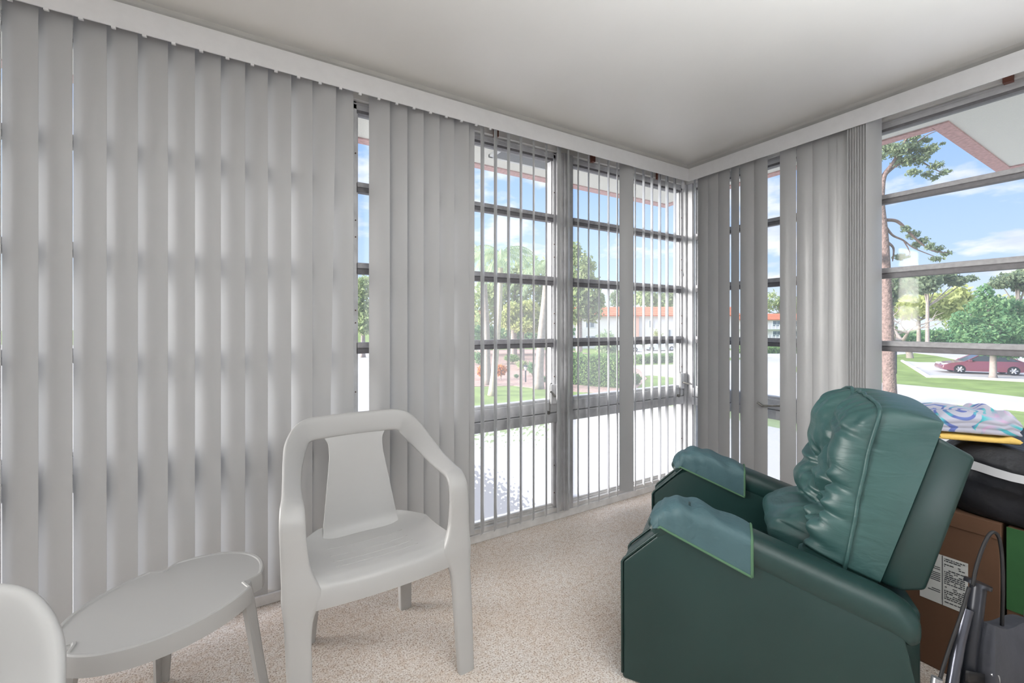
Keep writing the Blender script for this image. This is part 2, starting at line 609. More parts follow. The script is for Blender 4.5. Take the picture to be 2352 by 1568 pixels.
post('trim_1', -2.50, -2.418, 0.002, 0.09)
post('trim_8', -4.10, -4.02, 0.002, 0.09)
post('trim_2', -1.215, -1.094, 0.002, 0.09)
bm = BM()
box(bm, -0.002, 0.09, 0.006, 0.09, 0.045, 2.268, 0.003)
box(bm, 0.008, 0.09, -0.055, 0.01, 0.045, 2.268, 0.003)
tube(bm, [(0.0, 0.0, 0.045), (0.0, 0.0, 2.268)], 0.012, 8)
struct('trim_3', bm, M['alu'])
post('trim_4', 0.006, 0.09, -0.90, -0.80)
# cover mouldings where the ceiling meets the window walls
bm = BM()
prism(bm, [(-0.03, CEIL - 0.03), (0.0, CEIL - 0.03), (0.0, CEIL), (-0.07, CEIL), (-0.06, CEIL - 0.012), (-0.045, CEIL - 0.022)], 0, ROOM_X0, 0.0)
struct('trim_5', bm, M['trim'])
bm = BM()
prism(bm, [(-0.03, CEIL - 0.03), (0.0, CEIL - 0.03), (0.0, CEIL), (-0.07, CEIL), (-0.06, CEIL - 0.012), (-0.045, CEIL - 0.022)], 1, ROOM_Y0, 0.0)
struct('trim_6', bm, M['trim'])


# windows: built along local +x with the room at local -y, then stood in place
def sheet(bm_, x0, x1, y, z0, z1):
    bm_.faces.new([bm_.verts.new(p) for p in ((x0, y, z0), (x1, y, z0), (x1, y, z1), (x0, y, z1))])


def window(name, w, loc, rotz, pebbled='pebbled', crank=True, hinge=0):
    t = thing(name, None, None, loc, rotz, kind='structure')
    fy0, fy1 = 0.024, 0.075
    b = BM()
    box(b, 0.0, 0.018, fy0, fy1, 0.045, 2.268, 0.002)
    box(b, w - 0.018, w, fy0, fy1, 0.045, 2.268, 0.002)
    box(b, 0.0, w, fy0, fy1, 2.232, 2.268, 0.002)
    box(b, 0.0, w, fy0 - 0.004, fy0 + 0.004, 2.254, 2.259)
    # slim inner stile that carries the vents
    box(b, 0.018, 0.026, fy0 + 0.012, fy1, 0.735, 2.232)
    box(b, w - 0.026, w - 0.018, fy0 + 0.012, fy1, 0.735, 2.232)
    obj('frame', b, M['alu'], t)
    b = BM()
    box(b, 0.018, w - 0.018, fy0 + 0.004, fy1, 2.218, 2.233)
    obj('head_gasket', b, M['bar_dark'], t)
    for z in (1.445, 1.838, 1.062):
        b = BM()
        h = 0.054 if z < 1.8 else 0.047
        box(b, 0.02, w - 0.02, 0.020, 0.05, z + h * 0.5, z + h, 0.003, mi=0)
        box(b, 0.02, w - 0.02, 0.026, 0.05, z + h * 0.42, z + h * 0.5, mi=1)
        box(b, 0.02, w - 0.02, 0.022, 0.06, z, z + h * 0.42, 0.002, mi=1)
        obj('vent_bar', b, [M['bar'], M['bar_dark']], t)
    b = BM()
    box(b, 0.0, w, 0.012, fy1, 0.662, 0.727, 0.003)
    box(b, 0.018, w - 0.018, 0.026, fy1, 0.727, 0.742, 0.002)
    box(b, 0.0, w, 0.004, fy1, 0.600, 0.658, 0.003)
    obj('middle_rail', b, M['alu_rail'], t)
    for z0, z1 in ((0.742, 1.062), (1.116, 1.445), (1.499, 1.838), (1.885, 2.218)):
        b = BM()
        sheet(b, 0.022, w - 0.022, 0.054, z0 - 0.004, z1 + 0.004)
        obj('glass_pane', b, M['glass'], t)
    b = BM()
    sheet(b, 0.018, w - 0.018, 0.048, 0.085, 0.602)
    obj('pebbled_pane', b, M[pebbled], t)
    b = BM()
    box(b, 0.0, w, 0.010, fy1, 0.045, 0.07, 0.002)
    box(b, 0.018, w - 0.018, 0.028, fy1, 0.07, 0.080, 0.002)
    box(b, 0.018, w - 0.018, 0.036, fy1, 0.080, 0.090, 0.002)
    obj('bottom_frame', b, M['sill'], t)
    # screws along the stiles
    b = BM()
    for z in (0.33, 0.16, 0.88, 1.21, 1.27, 1.62, 1.70, 2.02):
        for x in (0.012, w - 0.012):
            tube(b, [(x, fy0 + 0.002, z), (x, fy0 - 0.003, z)], 0.0035, 6)
    obj('screws', b, M['rust'], t)
    if crank:
        c = BM()
        x = w - 0.035
        box(c, x - 0.022, x + 0.022, -0.006, 0.014, 0.715, 0.835, 0.006)
        op = obj('crank_operator', c, M['alu_rail'], t)
        c = BM()
        tube(c, [(x - 0.026, 0.0, 0.66), (x - 0.03, -0.004, 0.74), (x - 0.03, -0.004, 0.83), (x - 0.02, 0.0, 0.845), (x - 0.008, 0.006, 0.84)], 0.003, 6)
        tube(c, [(x, 0.0, 0.766), (x, -0.018, 0.765), (x + (0.02 if hinge == 0 else -0.05), -0.045, 0.755 if hinge == 0 else 0.80)], 0.0065, 8)
        tube(c, [(x - 0.035, -0.002, 0.665), (x - 0.035, 0.014, 0.665)], 0.011, 10)
        obj('crank_handle', c, M['steel'], op)
    return t


window('window_1', WA[0][1] - WA[0][0], (WA[0][0], 0, 0), 0, crank=False)
window('window_2', WA[1][1] - WA[1][0], (WA[1][0], 0, 0), 0, pebbled='pebbled_clearer', hinge=1)
window('window_3', WA[2][1] - WA[2][0], (WA[2][0], 0, 0), 0)
window('window_6_added', 1.0, (-5.10, 0, 0), 0, crank=False)  # added out of view so the low sun reaches the end slats
w4 = window('window_4', WB[0][1] - WB[0][0], (0, WB[0][1], 0), -math.pi / 2, crank=False)
window('window_5', WB[1][1] - WB[1][0], (0, WB[1][1], 0), -math.pi / 2)
# the long folding crank of window_4
c = BM()
xx = 0.69
tube(c, [(xx, 0.010, 0.690), (xx, -0.03, 0.700), (xx - 0.02, -0.05, 0.706), (xx - 0.10, -0.075, 0.694), (xx - 0.125, -0.078, 0.690), (xx - 0.155, -0.082, 0.708)], [0.008, 0.009, 0.008, 0.0065, 0.007, 0.006], 8)
op4 = obj('crank_handle', c, M['steel'], w4)

# ------------------------------------------------------------------ vertical blinds
def slat_bm():
    b = BM()
    n = 8
    prof = []
    for k in range(n + 1):
        s = -0.5 + k / n
        prof.append((s * 0.0955, -0.0080 * (1 - (2 * s) ** 2)))
    back = [(x, y + 0.0011) for x, y in prof][::-1]
    poly = prof + back
    A = [b.verts.new((x, y, 0.09)) for x, y in poly]
    B = [b.verts.new((x, y, 2.285)) for x, y in poly]
    m_ = len(poly)
    for i in range(m_):
        b.faces.new((A[i], A[(i + 1) % m_], B[(i + 1) % m_], B[i]))
    for i in range(n):
        b.faces.new((A[i], A[m_ - 1 - i], A[m_ - 2 - i], A[i + 1]))
        b.faces.new((B[i], B[i + 1], B[m_ - 2 - i], B[m_ - 1 - i]))
    box(b, -0.006, 0.006, -0.006, -0.0005, 2.225, 2.30)
    return b


bl_a = thing('vertical_blind', 'long white vertical blind, partly closed, along the wall of three windows', 'blind', (-1.9, -0.06, 0))
bl_b = thing('vertical_blind', 'white vertical blind bunched beside the bare window behind the green recliner', 'blind', (-0.06, -1.0, 0))


def valance(parent, horizontal, a0, a1):
    b = BM()
    if horizontal:
        box(b, a0, a1, -0.115, -0.109, 2.243, 2.333, 0.0015)
        box(b, a0, a1, -0.112, -0.075, 2.328, 2.333)
        for k in range(22):
            xk = -3.49 + 0.0829 * k
            box(b, xk - 0.006, xk + 0.006, -0.1155, -0.107, 2.236, 2.2435)
    else:
        box(b, -0.115, -0.109, a0, a1, 2.243, 2.333, 0.0015)
        box(b, -0.112, -0.075, a0, a1, 2.328, 2.333)
    o = obj('valance', b, M['valance'], parent)
    o.matrix_parent_inverse = parent.matrix_basis.inverted()
    b = BM()
    if horizontal:
        box(b, a0, -0.05, -0.082, -0.038, 2.29, 2.325, 0.003)
    else:
        box(b, -0.082, -0.038, a0, -0.105, 2.29, 2.325, 0.003)
    h = obj('headrail', b, M['valance'], parent)
    h.matrix_parent_inverse = parent.matrix_basis.inverted()


valance(bl_a, True, -5.0, -0.109)
valance(bl_b, False, -3.6, -0.1155)

s0 = None
def add_slat(parent, x, y, rz, lean=0.0):
    global s0
    if s0 is None:
        s0 = obj('slat', slat_bm(), M['slat'], parent, smooth=True, angle=50)
        o = s0
    else:
        o = s0.copy()
        link(o, parent)
    o.location = (x - parent.location.x, y - parent.location.y, 0)
    o.rotation_euler = (0, lean, math.radians(rz))
    return o


random.seed(5)
closed_a = [-3.567, -3.483, -3.400, -3.314, -3.229, -3.143, -3.060, -2.977, -2.896, -2.817, -2.731, -2.648]
for i, x in enumerate(closed_a):
    add_slat(bl_a, x, -0.06, (-17, -17, -18, -17, -18, -18, -20, -23, -24, -21, -22, -24)[i] + random.uniform(-1, 1))
lean = add_slat(bl_a, -2.570, -0.066, -36)
lean.location.x += -0.0
lean.rotation_euler = (0, math.radians(0.9), math.radians(-17))
lean.location.x += -0.02
add_slat(bl_a, -2.480, -0.058, -16)
for x in (-2.314, -2.230, -2.148, -2.065, -1.985, -1.902):
    add_slat(bl_a, x, -0.06, -23 + random.uniform(-1.5, 1.5))
add_slat(bl_a, -1.862, -0.045, -24)
open_a = [(-1.769, 52), (-1.689, 51), (-1.606, 51), (-1.525, 52), (-1.439, 52), (-1.350, 53), (-1.252, 38), (-1.184, 51), (-1.109, 50),
          (-1.024, 50), (-0.937, 49), (-0.854, 52), (-0.777, 47), (-0.689, -30), (-0.611, 46), (-0.526, 49), (-0.443, 50), (-0.362, 51), (-0.284, 52), (-0.199, 48)]
for x, a in open_a:
    add_slat(bl_a, x, -0.06, a + random.uniform(-1, 1))
wall_b = [(-0.125, -58), (-0.192, -2), (-0.266, -2), (-0.350, -3), (-0.430, -26), (-0.512, 4), (-0.600, -4),
          (-0.762, 5), (-0.853, -5), (-0.930, -4), (-1.005, -4), (-1.066, 20)]
for y, a in wall_b:
    add_slat(bl_b, -0.06, y, -90 + a).scale.x = 0.925
for k in range(8):
    add_slat(bl_b, -0.062, -1.098 - 0.0118 * k, -90 + 68 + random.uniform(-1.5, 1.5))
# brown fixing blocks behind the valances, and the wand of the front blind
for x in (-1.66, -0.945, -0.322):
    b = BM(); box(b, x - 0.011, x + 0.011, -0.028, 0.0, 2.252, 2.30, 0.001)
    o = obj('mounting_block', b, M['brown'], bl_a); o.matrix_parent_inverse = bl_a.matrix_basis.inverted()
b = BM(); box(b, -0.028, 0.0, -1.65, -1.62, 2.252, 2.30, 0.001)
o = obj('mounting_block', b, M['brown'], bl_b); o.matrix_parent_inverse = bl_b.matrix_basis.inverted()
b = BM()
tube(b, [(-0.128, -0.075, 2.27), (-0.128, -0.075, 1.57)], 0.0035, 8)
lathe(b, [(0.004, 0), (0.008, 0.006), (0.008, 0.02), (0.004, 0.03)], (-0.128, -0.075, 1.555), 8)
box(b, -0.137, -0.119, -0.085, -0.068, 2.20, 2.245, 0.003)
o = obj('tilt_wand', b, M['valance'], bl_a); o.matrix_parent_inverse = bl_a.matrix_basis.inverted()

# ------------------------------------------------------------------ white resin armchairs
def make_resin_chair():
    t = thing('plastic_armchair', 'white moulded plastic armchair standing in front of the closed blind', 'chair', (-2.45, -0.64, 0), math.radians(180 + 1.5))
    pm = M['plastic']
    # local frame: +y is the way the chair faces
    b = BM()
    def seat_fn(u, v):
        x = (u - 0.5) * 2
        if v < 0.8:
            k = v / 0.8
            y = -0.292 + 0.322 * k
            z = 0.392 - 0.010 * math.sin(math.pi * min(1, k * 1.1)) + 0.028 * k
        else:
            a = (v - 0.8) / 0.2
            th = a * math.radians(98)
            y = 0.03 + 0.036 * math.sin(th) + 0.006 * a
            z = 0.420 - 0.036 * (1 - math.cos(th)) - 0.030 * max(0, a - 0.55) / 0.45
        k = min(1, v / 0.8)
        hw = 0.142 + 0.093 * min(1, k / 0.28) ** 0.7 + 0.006 * k
        side = abs(x) ** 5
        z += side * (0.040 - 0.02 * k) * (1 if v < 0.8 else max(0, 1 - (v - 0.8) / 0.12))
        z -= 0.012 * (1 - x * x) * math.sin(math.pi * min(1, k)) 
        y += 0.020 * (1 - x * x) * (v ** 3)
        return (x * hw, y, z)
    shell(b, seat_fn, 32, 40, 0.005)
    obj('seat', b, pm, t, smooth=True, angle=60)
    b = BM()
    for v in (0.22, 0.36, 0.50, 0.64):
        pts = [Vector(seat_fn(u / 24, v)) + Vector((0, 0, 0.0002)) for u in range(5, 20)]
        tube(b, pts, 0.0011, 6)
    obj('seat_ribs', b, pm, t, smooth=True)
    b = BM()
    def back_fn(u, v):
        x = (u - 0.5) * 2
        hw = 0.145 - 0.040 * min(1, v / 0.75) + (0.050 * ((v - 0.82) / 0.18) ** 3 if v > 0.82 else 0)
        y = -0.288 - 0.106 * v ** 1.15
        z = 0.385 + 0.385 * v
        if v < 0.12:
            y += 0.02 * (1 - v / 0.12) ** 2
        y += 0.016 * x * x * (1 - 0.7 * v)
        return (x * hw, y, z)
    shell(b, back_fn, 20, 30, -0.006)
    obj('backrest', b, pm, t, smooth=True, angle=60)
    halves = {}
    for s in (-1, 1):
        c_ = [((0.170 * s, -0.388, 0.787), (0.004 * s, -0.010, 0.044), (0.001 * s, 0.011, 0.002)),
              ((0.206 * s, -0.366, 0.769), (0.020 * s, -0.006, 0.043), (-0.003 * s, 0.011, 0.003)),
              ((0.232 * s, -0.318, 0.735), (0.030 * s, 0.0, 0.034), (-0.007 * s, 0.008, 0.006)),
              ((0.248 * s, -0.24, 0.700), (0.029 * s, 0.0, 0.025), (-0.006 * s, 0.003, 0.008)),
              ((0.259 * s, -0.14, 0.668), (0.028 * s, 0.0, 0.017), (-0.004 * s, 0.001, 0.009)),
              ((0.267 * s, -0.05, 0.650), (0.030 * s, 0.0, 0.008), (-0.002 * s, 0.001, 0.011)),
              ((0.271 * s, -0.004, 0.640), (0.034 * s, 0.0, 0.002), (0, 0.006, 0.012)),
              ((0.273 * s, 0.026, 0.606), (0.036 * s, 0.0, 0.0), (0, 0.012, 0.005)),
              ((0.272 * s, 0.036, 0.55), (0.036 * s, 0.0, 0.0), (0, 0.013, 0.001))]
        halves[s] = c_
        b = BM()
        c_ = [((0.272 * s, 0.034, 0.575), (0.033 * s, 0.0, 0.0), (0, 0.010, 0.001)),
              ((0.272 * s, 0.036, 0.553), (0.0355 * s, 0.0, 0.0), (0, 0.0128, 0.001)),
              ((0.267 * s, 0.042, 0.48), (0.039 * s, 0.0, 0.0), (0, 0.015, 0.0)),
              ((0.258 * s, 0.050, 0.43), (0.047 * s, 0.0, 0.0), (0, 0.017, 0.0)),
              ((0.250 * s, 0.056, 0.395), (0.056 * s, 0.0, 0.0), (0, 0.018, 0.0)),
              ((0.253 * s, 0.060, 0.365), (0.050 * s, 0.0, 0.0), (0, 0.017, 0.0)),
              ((0.260 * s, 0.066, 0.325), (0.039 * s, 0.0, 0.0), (0, 0.016, 0.0)),
              ((0.262 * s, 0.076, 0.26), (0.035 * s, 0.0, 0.0), (0, 0.016, 0.0)),
              ((0.261 * s, 0.086, 0.2), (0.034 * s, 0.0, 0.0), (0, 0.015, 0.0)),
              ((0.257 * s, 0.118, 0.02), (0.029 * s, 0.0, 0.0), (0, 0.014, 0.0)),
              ((0.257 * s, 0.122, 0.0), (0.027 * s, 0.0, 0.0), (0, 0.012, 0.0))]
        sweep(b, c_, 8, 16, 4.5)
        obj('leg', b, pm, t, smooth=True, angle=45)
        b = BM()
        c_ = [((0.16 * s, -0.25, 0.39), (0.028 * s, 0.0, 0.0), (0, 0.020, 0.0)),
              ((0.175 * s, -0.285, 0.2), (0.026 * s, 0.0, 0.0), (0, 0.018, 0.0)),
              ((0.188 * s, -0.318, 0.0), (0.024 * s, 0.0, 0.0), (0, 0.017, 0.0))]
        sweep(b, c_, 5, 16, 6)
        obj('leg', b, pm, t, smooth=True, angle=45)
    mid_ = []
    for x in (-0.09, 0.0, 0.09):
        k = (x / 0.170) ** 2
        mid_.append(((x, -0.402 + 0.014 * k, 0.790 - 0.003 * k), (0, -0.010, 0.044), (0, 0.011, 0.002)))
    # the left half runs with its width vectors flipped so that the section does not twist
    lft = [(p, tuple(-q for q in a), b_) for p, a, b_ in halves[-1][::-1]]
    lft = [(p, (-a[0], -a[1], -a[2]), b_) for p, a, b_ in lft]
    b = BM()
    sweep(b, lft + mid_ + halves[1], 7, 20, 3.2)
    obj('arm_frame', b, pm, t, smooth=True, angle=60)
    return t


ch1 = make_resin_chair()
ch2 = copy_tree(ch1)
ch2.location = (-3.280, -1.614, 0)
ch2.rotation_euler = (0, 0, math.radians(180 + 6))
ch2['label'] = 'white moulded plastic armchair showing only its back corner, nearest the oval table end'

# oval resin side table
def make_table():
    ang = math.atan2(0.53, 0.85)
    t = thing('side_table', 'low oval white plastic side table between the two plastic armchairs', 'table', (-3.03, -0.5, 0), 0)
    A_, B_ = 0.252, 0.203
    zt = 0.402
    pm = M['table_plastic']
    legs = [math.radians(-12), math.radians(104), math.radians(214)]
    def rim(th, k=1.0):
        x, y = A_ * k * math.cos(th), B_ * k * math.sin(th)
        return (x * math.cos(ang) - y * math.sin(ang), x * math.sin(ang) + y * math.cos(ang))
    def rimdir(phi):          # rim point in world direction phi
        th = math.atan2(math.sin(phi - ang) / B_, math.cos(phi - ang) / A_)
        return rim(th)
    b = BM()
    n = 120
    # outline with a notch at every leg
    out_ = []
    for k in range(n):
        phi = 2 * math.pi * k / n
        p = Vector(rimdir(phi))
        for lg in legs:
            d = (phi - lg + math.pi) % (2 * math.pi) - math.pi
            w = abs(d) * p.length
            if w < 0.030:
                p = p * (1 - (0.034 - w * 0.9) / p.length)
        out_.append(p)
    rings = [(1.0, zt - 0.052), (1.0, zt - 0.012), (0.992, zt - 0.003), (0.975, zt), (0.95, zt - 0.001), (0.94, zt - 0.004), (0.6, zt - 0.004)]
    R_ = []
    for k, z in rings:
        R_.append([b.verts.new((p.x * k, p.y * k, z)) for p in out_])
    for i in range(len(R_) - 1):
        for k in range(n):
            b.faces.new((R_[i][k], R_[i][(k + 1) % n], R_[i + 1][(k + 1) % n], R_[i + 1][k]))
    b.faces.new(R_[-1])
    under = [b.verts.new((p.x * 0.98, p.y * 0.98, zt - 0.052)) for p in out_]
    und2 = [b.verts.new((p.x * 0.97, p.y * 0.97, zt - 0.012)) for p in out_]
    for k in range(n):
        k2 = (k + 1) % n
        b.faces.new((R_[0][k], under[k], under[k2], R_[0][k2]))
        b.faces.new((under[k], und2[k], und2[k2], under[k2]))
    b.faces.new(und2[::-1])
    obj('table_top', b, pm, t, smooth=True, angle=30)
    for lg in legs:
        p = Vector(rimdir(lg))
        d = p.normalized()
        q = Vector((-d.y, d.x))
        b = BM()
        L = p.length
        # angle-section leg, tapering and splayed outwards
        def sec(z, r, w, th):
            o_ = d * r
            pts = [o_ - q * w, o_ - q * w - d * th * 2.6, o_ - q * (w - th), o_ - d * th * 0.0 - d * th, o_ + q * (w - th), o_ + q * w - d * th * 2.6, o_ + q * w]
            pts = [o_ - q * w - d * 0.016, o_ - d * 0.0 - q * 0.004, o_ + q * 0.004, o_ + q * w - d * 0.016,
                   o_ + q * (w - 0.006) - d * (0.016 + th), o_ - d * th * 1.3, o_ - q * (w - 0.006) - d * (0.016 + th)]
            return [b.verts.new((v.x, v.y, z)) for v in pts]
        S = [sec(zt - 0.006, L - 0.020, 0.033, 0.014), sec(0.33, L - 0.008, 0.032, 0.013), sec(0.14, L + 0.018, 0.026, 0.012), sec(0.0, L + 0.040, 0.021, 0.011)]
        for i in range(3):
            for k in range(7):
                b.faces.new((S[i][k], S[i][(k + 1) % 7], S[i + 1][(k + 1) % 7], S[i + 1][k]))
        b.faces.new(S[0]); b.faces.new(S[-1][::-1])
        obj('leg', b, pm, t)
    return t


make_table()

# ------------------------------------------------------------------ green recliner
RO = Vector((-1.322, -1.0175, 0))
rc = thing('recliner', 'dark green vinyl recliner with tufted back and cloth arm covers', 'armchair', RO, math.atan2(0.53, 0.848))
vm = M['vinyl']
ARM_TOP = [(0.04, 0.578), (0.0, 0.612), (-0.05, 0.606), (-0.2, 0.560), (-0.4, 0.500), (-0.52, 0.465), (-0.556, 0.448)]


def arm_top_z(y):
    for (y0, z0), (y1, z1) in zip(ARM_TOP, ARM_TOP[1:]):
        if y1 <= y <= y0:
            return z0 + (z1 - z0) * (y - y0) / (y1 - y0)
    return ARM_TOP[0][1] if y > 0 else ARM_TOP[-1][1]


for s in (-1, 1):
    b = BM()
    prof = [(0.190, 0.0), (0.190, 0.398), (0.030, 0.560), (-0.01, 0.585), (-0.54, 0.425), (-0.565, 0.27), (-0.585, 0.0)]
    x0, x1 = sorted((0.272 * s, 0.385 * s))
    prism(b, prof, 0, x0, x1, 0.010, 3)
    arm = obj('arm', b, vm, rc, smooth=True, angle=40)
    # welt along the front and top edges of the arm
    b = BM()
    for xe in (0.272 * s, 0.385 * s):
        xe2 = xe - 0.002 * (1 if xe > 0 else -1)
        tube(b, [(xe2, 0.190, 0.02), (xe2, 0.191, 0.395), (xe2, 0.184, 0.408), (xe2, 0.030, 0.562), (xe2, 0.0, 0.582)], 0.0045, 8)
    obj('welt', b, vm, arm, smooth=True)
    # padded roll over the arm
    b = BM()
    ctrl = []
    xm = 0.3285 * s
    for y, z in ARM_TOP:
        ctrl.append(((xm, y, z - 0.05), (0.064, 0, 0), (0, 0.0, 0.05)))
    ctrl = [((xm, 0.085, 0.513), (0.058, 0, 0), (0, 0.026, 0.026)), ((xm, 0.055, 0.538), (0.060, 0, 0), (0, 0.03, 0.034))] + ctrl[1:]
    last = ctrl[-1]
    ctrl.append(((xm, -0.575, 0.396), (0.056, 0, 0), (0, 0.0, 0.040)))
    ctrl.append(((xm, -0.584, 0.394), (0.036, 0, 0), (0, 0.0, 0.026)))
    sweep(b, ctrl, 6, 28, 2.6)
    obj('arm_pad', b, vm, rc, smooth=True, angle=70)
    # cloth cover with bound edges
    b = BM()
    rnd = random.Random(11 if s < 0 else 23)
    path = catmull([(0.070, 0.592), (0.045, 0.612), (0.0, 0.619), (-0.05, 0.612), (-0.12, 0.590), (-0.195, 0.567)], 8)
    nprof = 30
    def cover_pt(i, j):
        y, z = path[i]
        k = i / (len(path) - 1)
        a = j / nprof * 2 - 1
        hw, drop = 0.069, 0.098
        # arch section: down the outside, over the top, down the inside
        th = a * math.pi / 2
        q = 2 / 3.2
        x_ = hw * (abs(math.sin(th)) ** q) * (1 if th >= 0 else -1)
        e = abs(a)
        if e < 0.62:
            th = a / 0.62 * math.pi / 2
            x_ = hw * (abs(math.sin(th)) ** q) * (1 if th >= 0 else -1)
            zz = 0.052 * abs(math.cos(th)) ** q
        else:
            x_ = hw * (1 if a > 0 else -1)
            zz = None
        top = z - 0.05
        hem = 0.540 + (y - 0.041) * 0.356
        if zz is None:
            kk_ = (e - 0.62) / 0.38
            zz = min(0.0, hem - top) * kk_ - 0.004 * kk_
        x_ += 0.0035 * math.sin(9 * k * math.pi + 5 * a + s) * (1 - e * e) * (1 if x_ > 0 else -1)
        zz += (1 - e ** 3) * (0.0035 * math.sin(7.3 * k * math.pi + 4 * a) + 0.003 * math.sin(15 * k + 9 * a + 2 * s))
        if k < 0.25:
            pinch = (0.25 - k) / 0.25
            x_ *= 1 - 0.07 * pinch
        return Vector((xm + x_, y + 0.008 * max(0, 0.3 - k), top + zz))
    nP = len(path) - 1
    def cf(u, v):
        return cover_pt(round(u * nP), round(v * nprof))
    shell(b, cf, nP, nprof, 0.003)
    # closed front of the cover
    ring = [b.verts.new(cover_pt(0, j)) for j in range(nprof + 1)]
    prev_ = ring
    for sc_, dy_ in ((0.93, 0.014), (0.72, 0.026), (0.40, 0.032)):
        cur_ = []
        for j in range(nprof + 1):
            q0 = cover_pt(0, j)
            wob = 0.004 * math.sin(j * 2.1 + s)
            cur_.append(b.verts.new(Vector((xm + (q0.x - xm) * sc_, q0.y + dy_ + wob * (1 - sc_), 0.550 + (q0.z - 0.550) * sc_ - dy_ * 0.45))))
        for j in range(nprof):
            b.faces.new((prev_[j], prev_[j + 1], cur_[j + 1], cur_[j]))
        prev_ = cur_
    b.faces.new(prev_)
    cov = obj('arm_cover', b, M['cover'], rc, smooth=True, angle=75)
    cov['label'] = 'blue-green cloth arm cover with puckered front'
    b = BM()
    tube(b, [cover_pt(nP, j) for j in range(nprof + 1)], 0.0042, 6)
    tube(b, [cover_pt(i, 0) for i in range(nP + 1)], 0.0042, 6)
    tube(b, [cover_pt(i, nprof) for i in range(nP + 1)], 0.0042, 6)
    obj('binding', b, M['binding'], cov, smooth=True)

# seat cushion, front panel and base
b = BM()
def seat2(u, v):
    x = (u - 0.5) * 2
    pts = [(-0.50, 0.318), (-0.30, 0.330), (-0.10, 0.345), (0.08, 0.356), (0.155, 0.352), (0.190, 0.330), (0.205, 0.29), (0.208, 0.20), (0.205, 0.10)]
    P = catmull(pts, 5)
    q = P[min(len(P) - 1, round(v * (len(P) - 1)))]
    bul = 0.014 * (1 - x ** 4) * (1 if q[0] < 0.17 else 0.3)
    return (x * 0.272, q[0], q[1] + bul - 0.014)
shell(b, seat2, 24, 40, 0.05)
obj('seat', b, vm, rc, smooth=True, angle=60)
b = BM()
box(b, -0.275, 0.275, -0.50, 0.185, 0.03, 0.27, 0.01)
box(b, -0.268, 0.268, -0.615, -0.50, 0.0, 0.40, 0.015)
obj('base', b, vm, rc, smooth=True, angle=40)

# back frame
AX = Vector((0, -0.283, 0.959)); NRM = Vector((0, 0.959, 0.283)); BB = Vector((0, -0.521, 0.455))
b = BM()
prism(b, [(-0.521, 0.450), (-0.649, 0.889), (-0.728, 0.842), (-0.626, 0.455), (-0.575, 0.44)], 0, -0.262, 0.262, 0.012, 3)
obj('back_frame', b, vm, rc, smooth=True, angle=40)


# tufted back cushion: s runs up the back, d is the depth in front of the frame
TUFTS = [(0.035, 0.210), (-0.150, 0.205), (-0.055, 0.105), (-0.150, 0.015), (-0.165, 0.125)]
SEAMS = [(0.065, 0.47, -0.035, 0.33, .020, .045), (-0.035, 0.33, -0.150, 0.205, .022, .060), (0.035, 0.210, -0.055, 0.105, .016, .040),
         (-0.150, 0.205, -0.055, 0.105, .018, .050), (-0.055, 0.105, -0.150, 0.015, .016, .040), (-0.165, 0.125, -0.055, 0.105, .015, .035), (-0.150, 0.205, -0.165, 0.125, .014, .035),
         (-0.055, 0.085, 0.10, 0.060, .016, .050), (0.10, 0.060, 0.27, 0.050, .016, .034), (-0.150, 0.015, -0.055, 0.09, .018, .050), (-0.150, 0.015, -0.175, -0.12, .018, .055),
         (0.035, 0.210, 0.16, 0.24, .016, .024), (0.16, 0.24, 0.27, 0.26, .018, .008), (0.035, 0.210, 0.18, 0.17, .014, .016), (0.035, 0.210, -0.02, 0.31, .015, .028),
         (-0.150, 0.205, -0.27, 0.215, .018, .030), (-0.165, 0.125, -0.27, 0.13, .016, .024), (-0.06, 0.385, -0.27, 0.375, .012, .018), (-0.150, 0.015, -0.27, 0.03, .014, .012)]


def sstep(a, b, x):
    t_ = max(0.0, min(1.0, (x - a) / (b - a)))
    return t_ * t_ * (3 - 2 * t_)


def cushion(x, s):
    """x in -1..1 over the width, s up the back -> depth in front of the frame"""
    X = x * 0.262
    D = 0.186
    D += 0.088 * math.exp(-((s + 0.050) / 0.085) ** 2) * sstep(-0.18, -0.09, X)
    D += 0.020 * math.exp(-((s - 0.40) / 0.09) ** 2)
    D += 0.020 * math.exp(-((X + 0.215) / 0.06) ** 2)
    D += 0.016 * math.exp(-((X - 0.13) / 0.085) ** 2) * sstep(0.05, 0.12, s)
    dip = 0.0
    for ax, as_, bx, bs, w, dep in SEAMS:
        px, ps = bx - ax, bs - as_
        k = max(0.0, min(1.0, ((X - ax) * px + (s - as_) * ps) / (px * px + ps * ps)))
        dd = math.hypot(X - ax - k * px, s - as_ - k * ps)
        if dd < 4 * w:
            dip = max(dip, dep * (0.72 * math.exp(-(dd / w) ** 2) + 0.28 * math.exp(-(dd / (2.6 * w)) ** 2)))
    for tx, ts in TUFTS:
        r2 = ((X - tx) ** 2 + (s - ts) ** 2) / 0.032 ** 2
        if r2 < 9:
            dip = max(dip, 0.082 * math.exp(-r2 * 0.7))
    w = 0.0
    for tx, ts in TUFTS:
        r = math.hypot(X - tx, s - ts)
        a = math.atan2(s - ts, X - tx)
        w += 0.0050 * math.sin(a * 9 + tx * 60) * math.exp(-((r - 0.055) / 0.04) ** 2)
    if s > 0.34:
        w += 0.0055 * math.sin(X * 95 + 2.2 * math.sin(s * 22)) * min(1, (s - 0.34) / 0.08)
        w += 0.0025 * math.sin(X * 210 + s * 30) * min(1, (s - 0.34) / 0.08)
    w += 0.0022 * math.sin(s * 80 + X * 20 + 2 * math.sin(X * 17))
    return D - dip + w


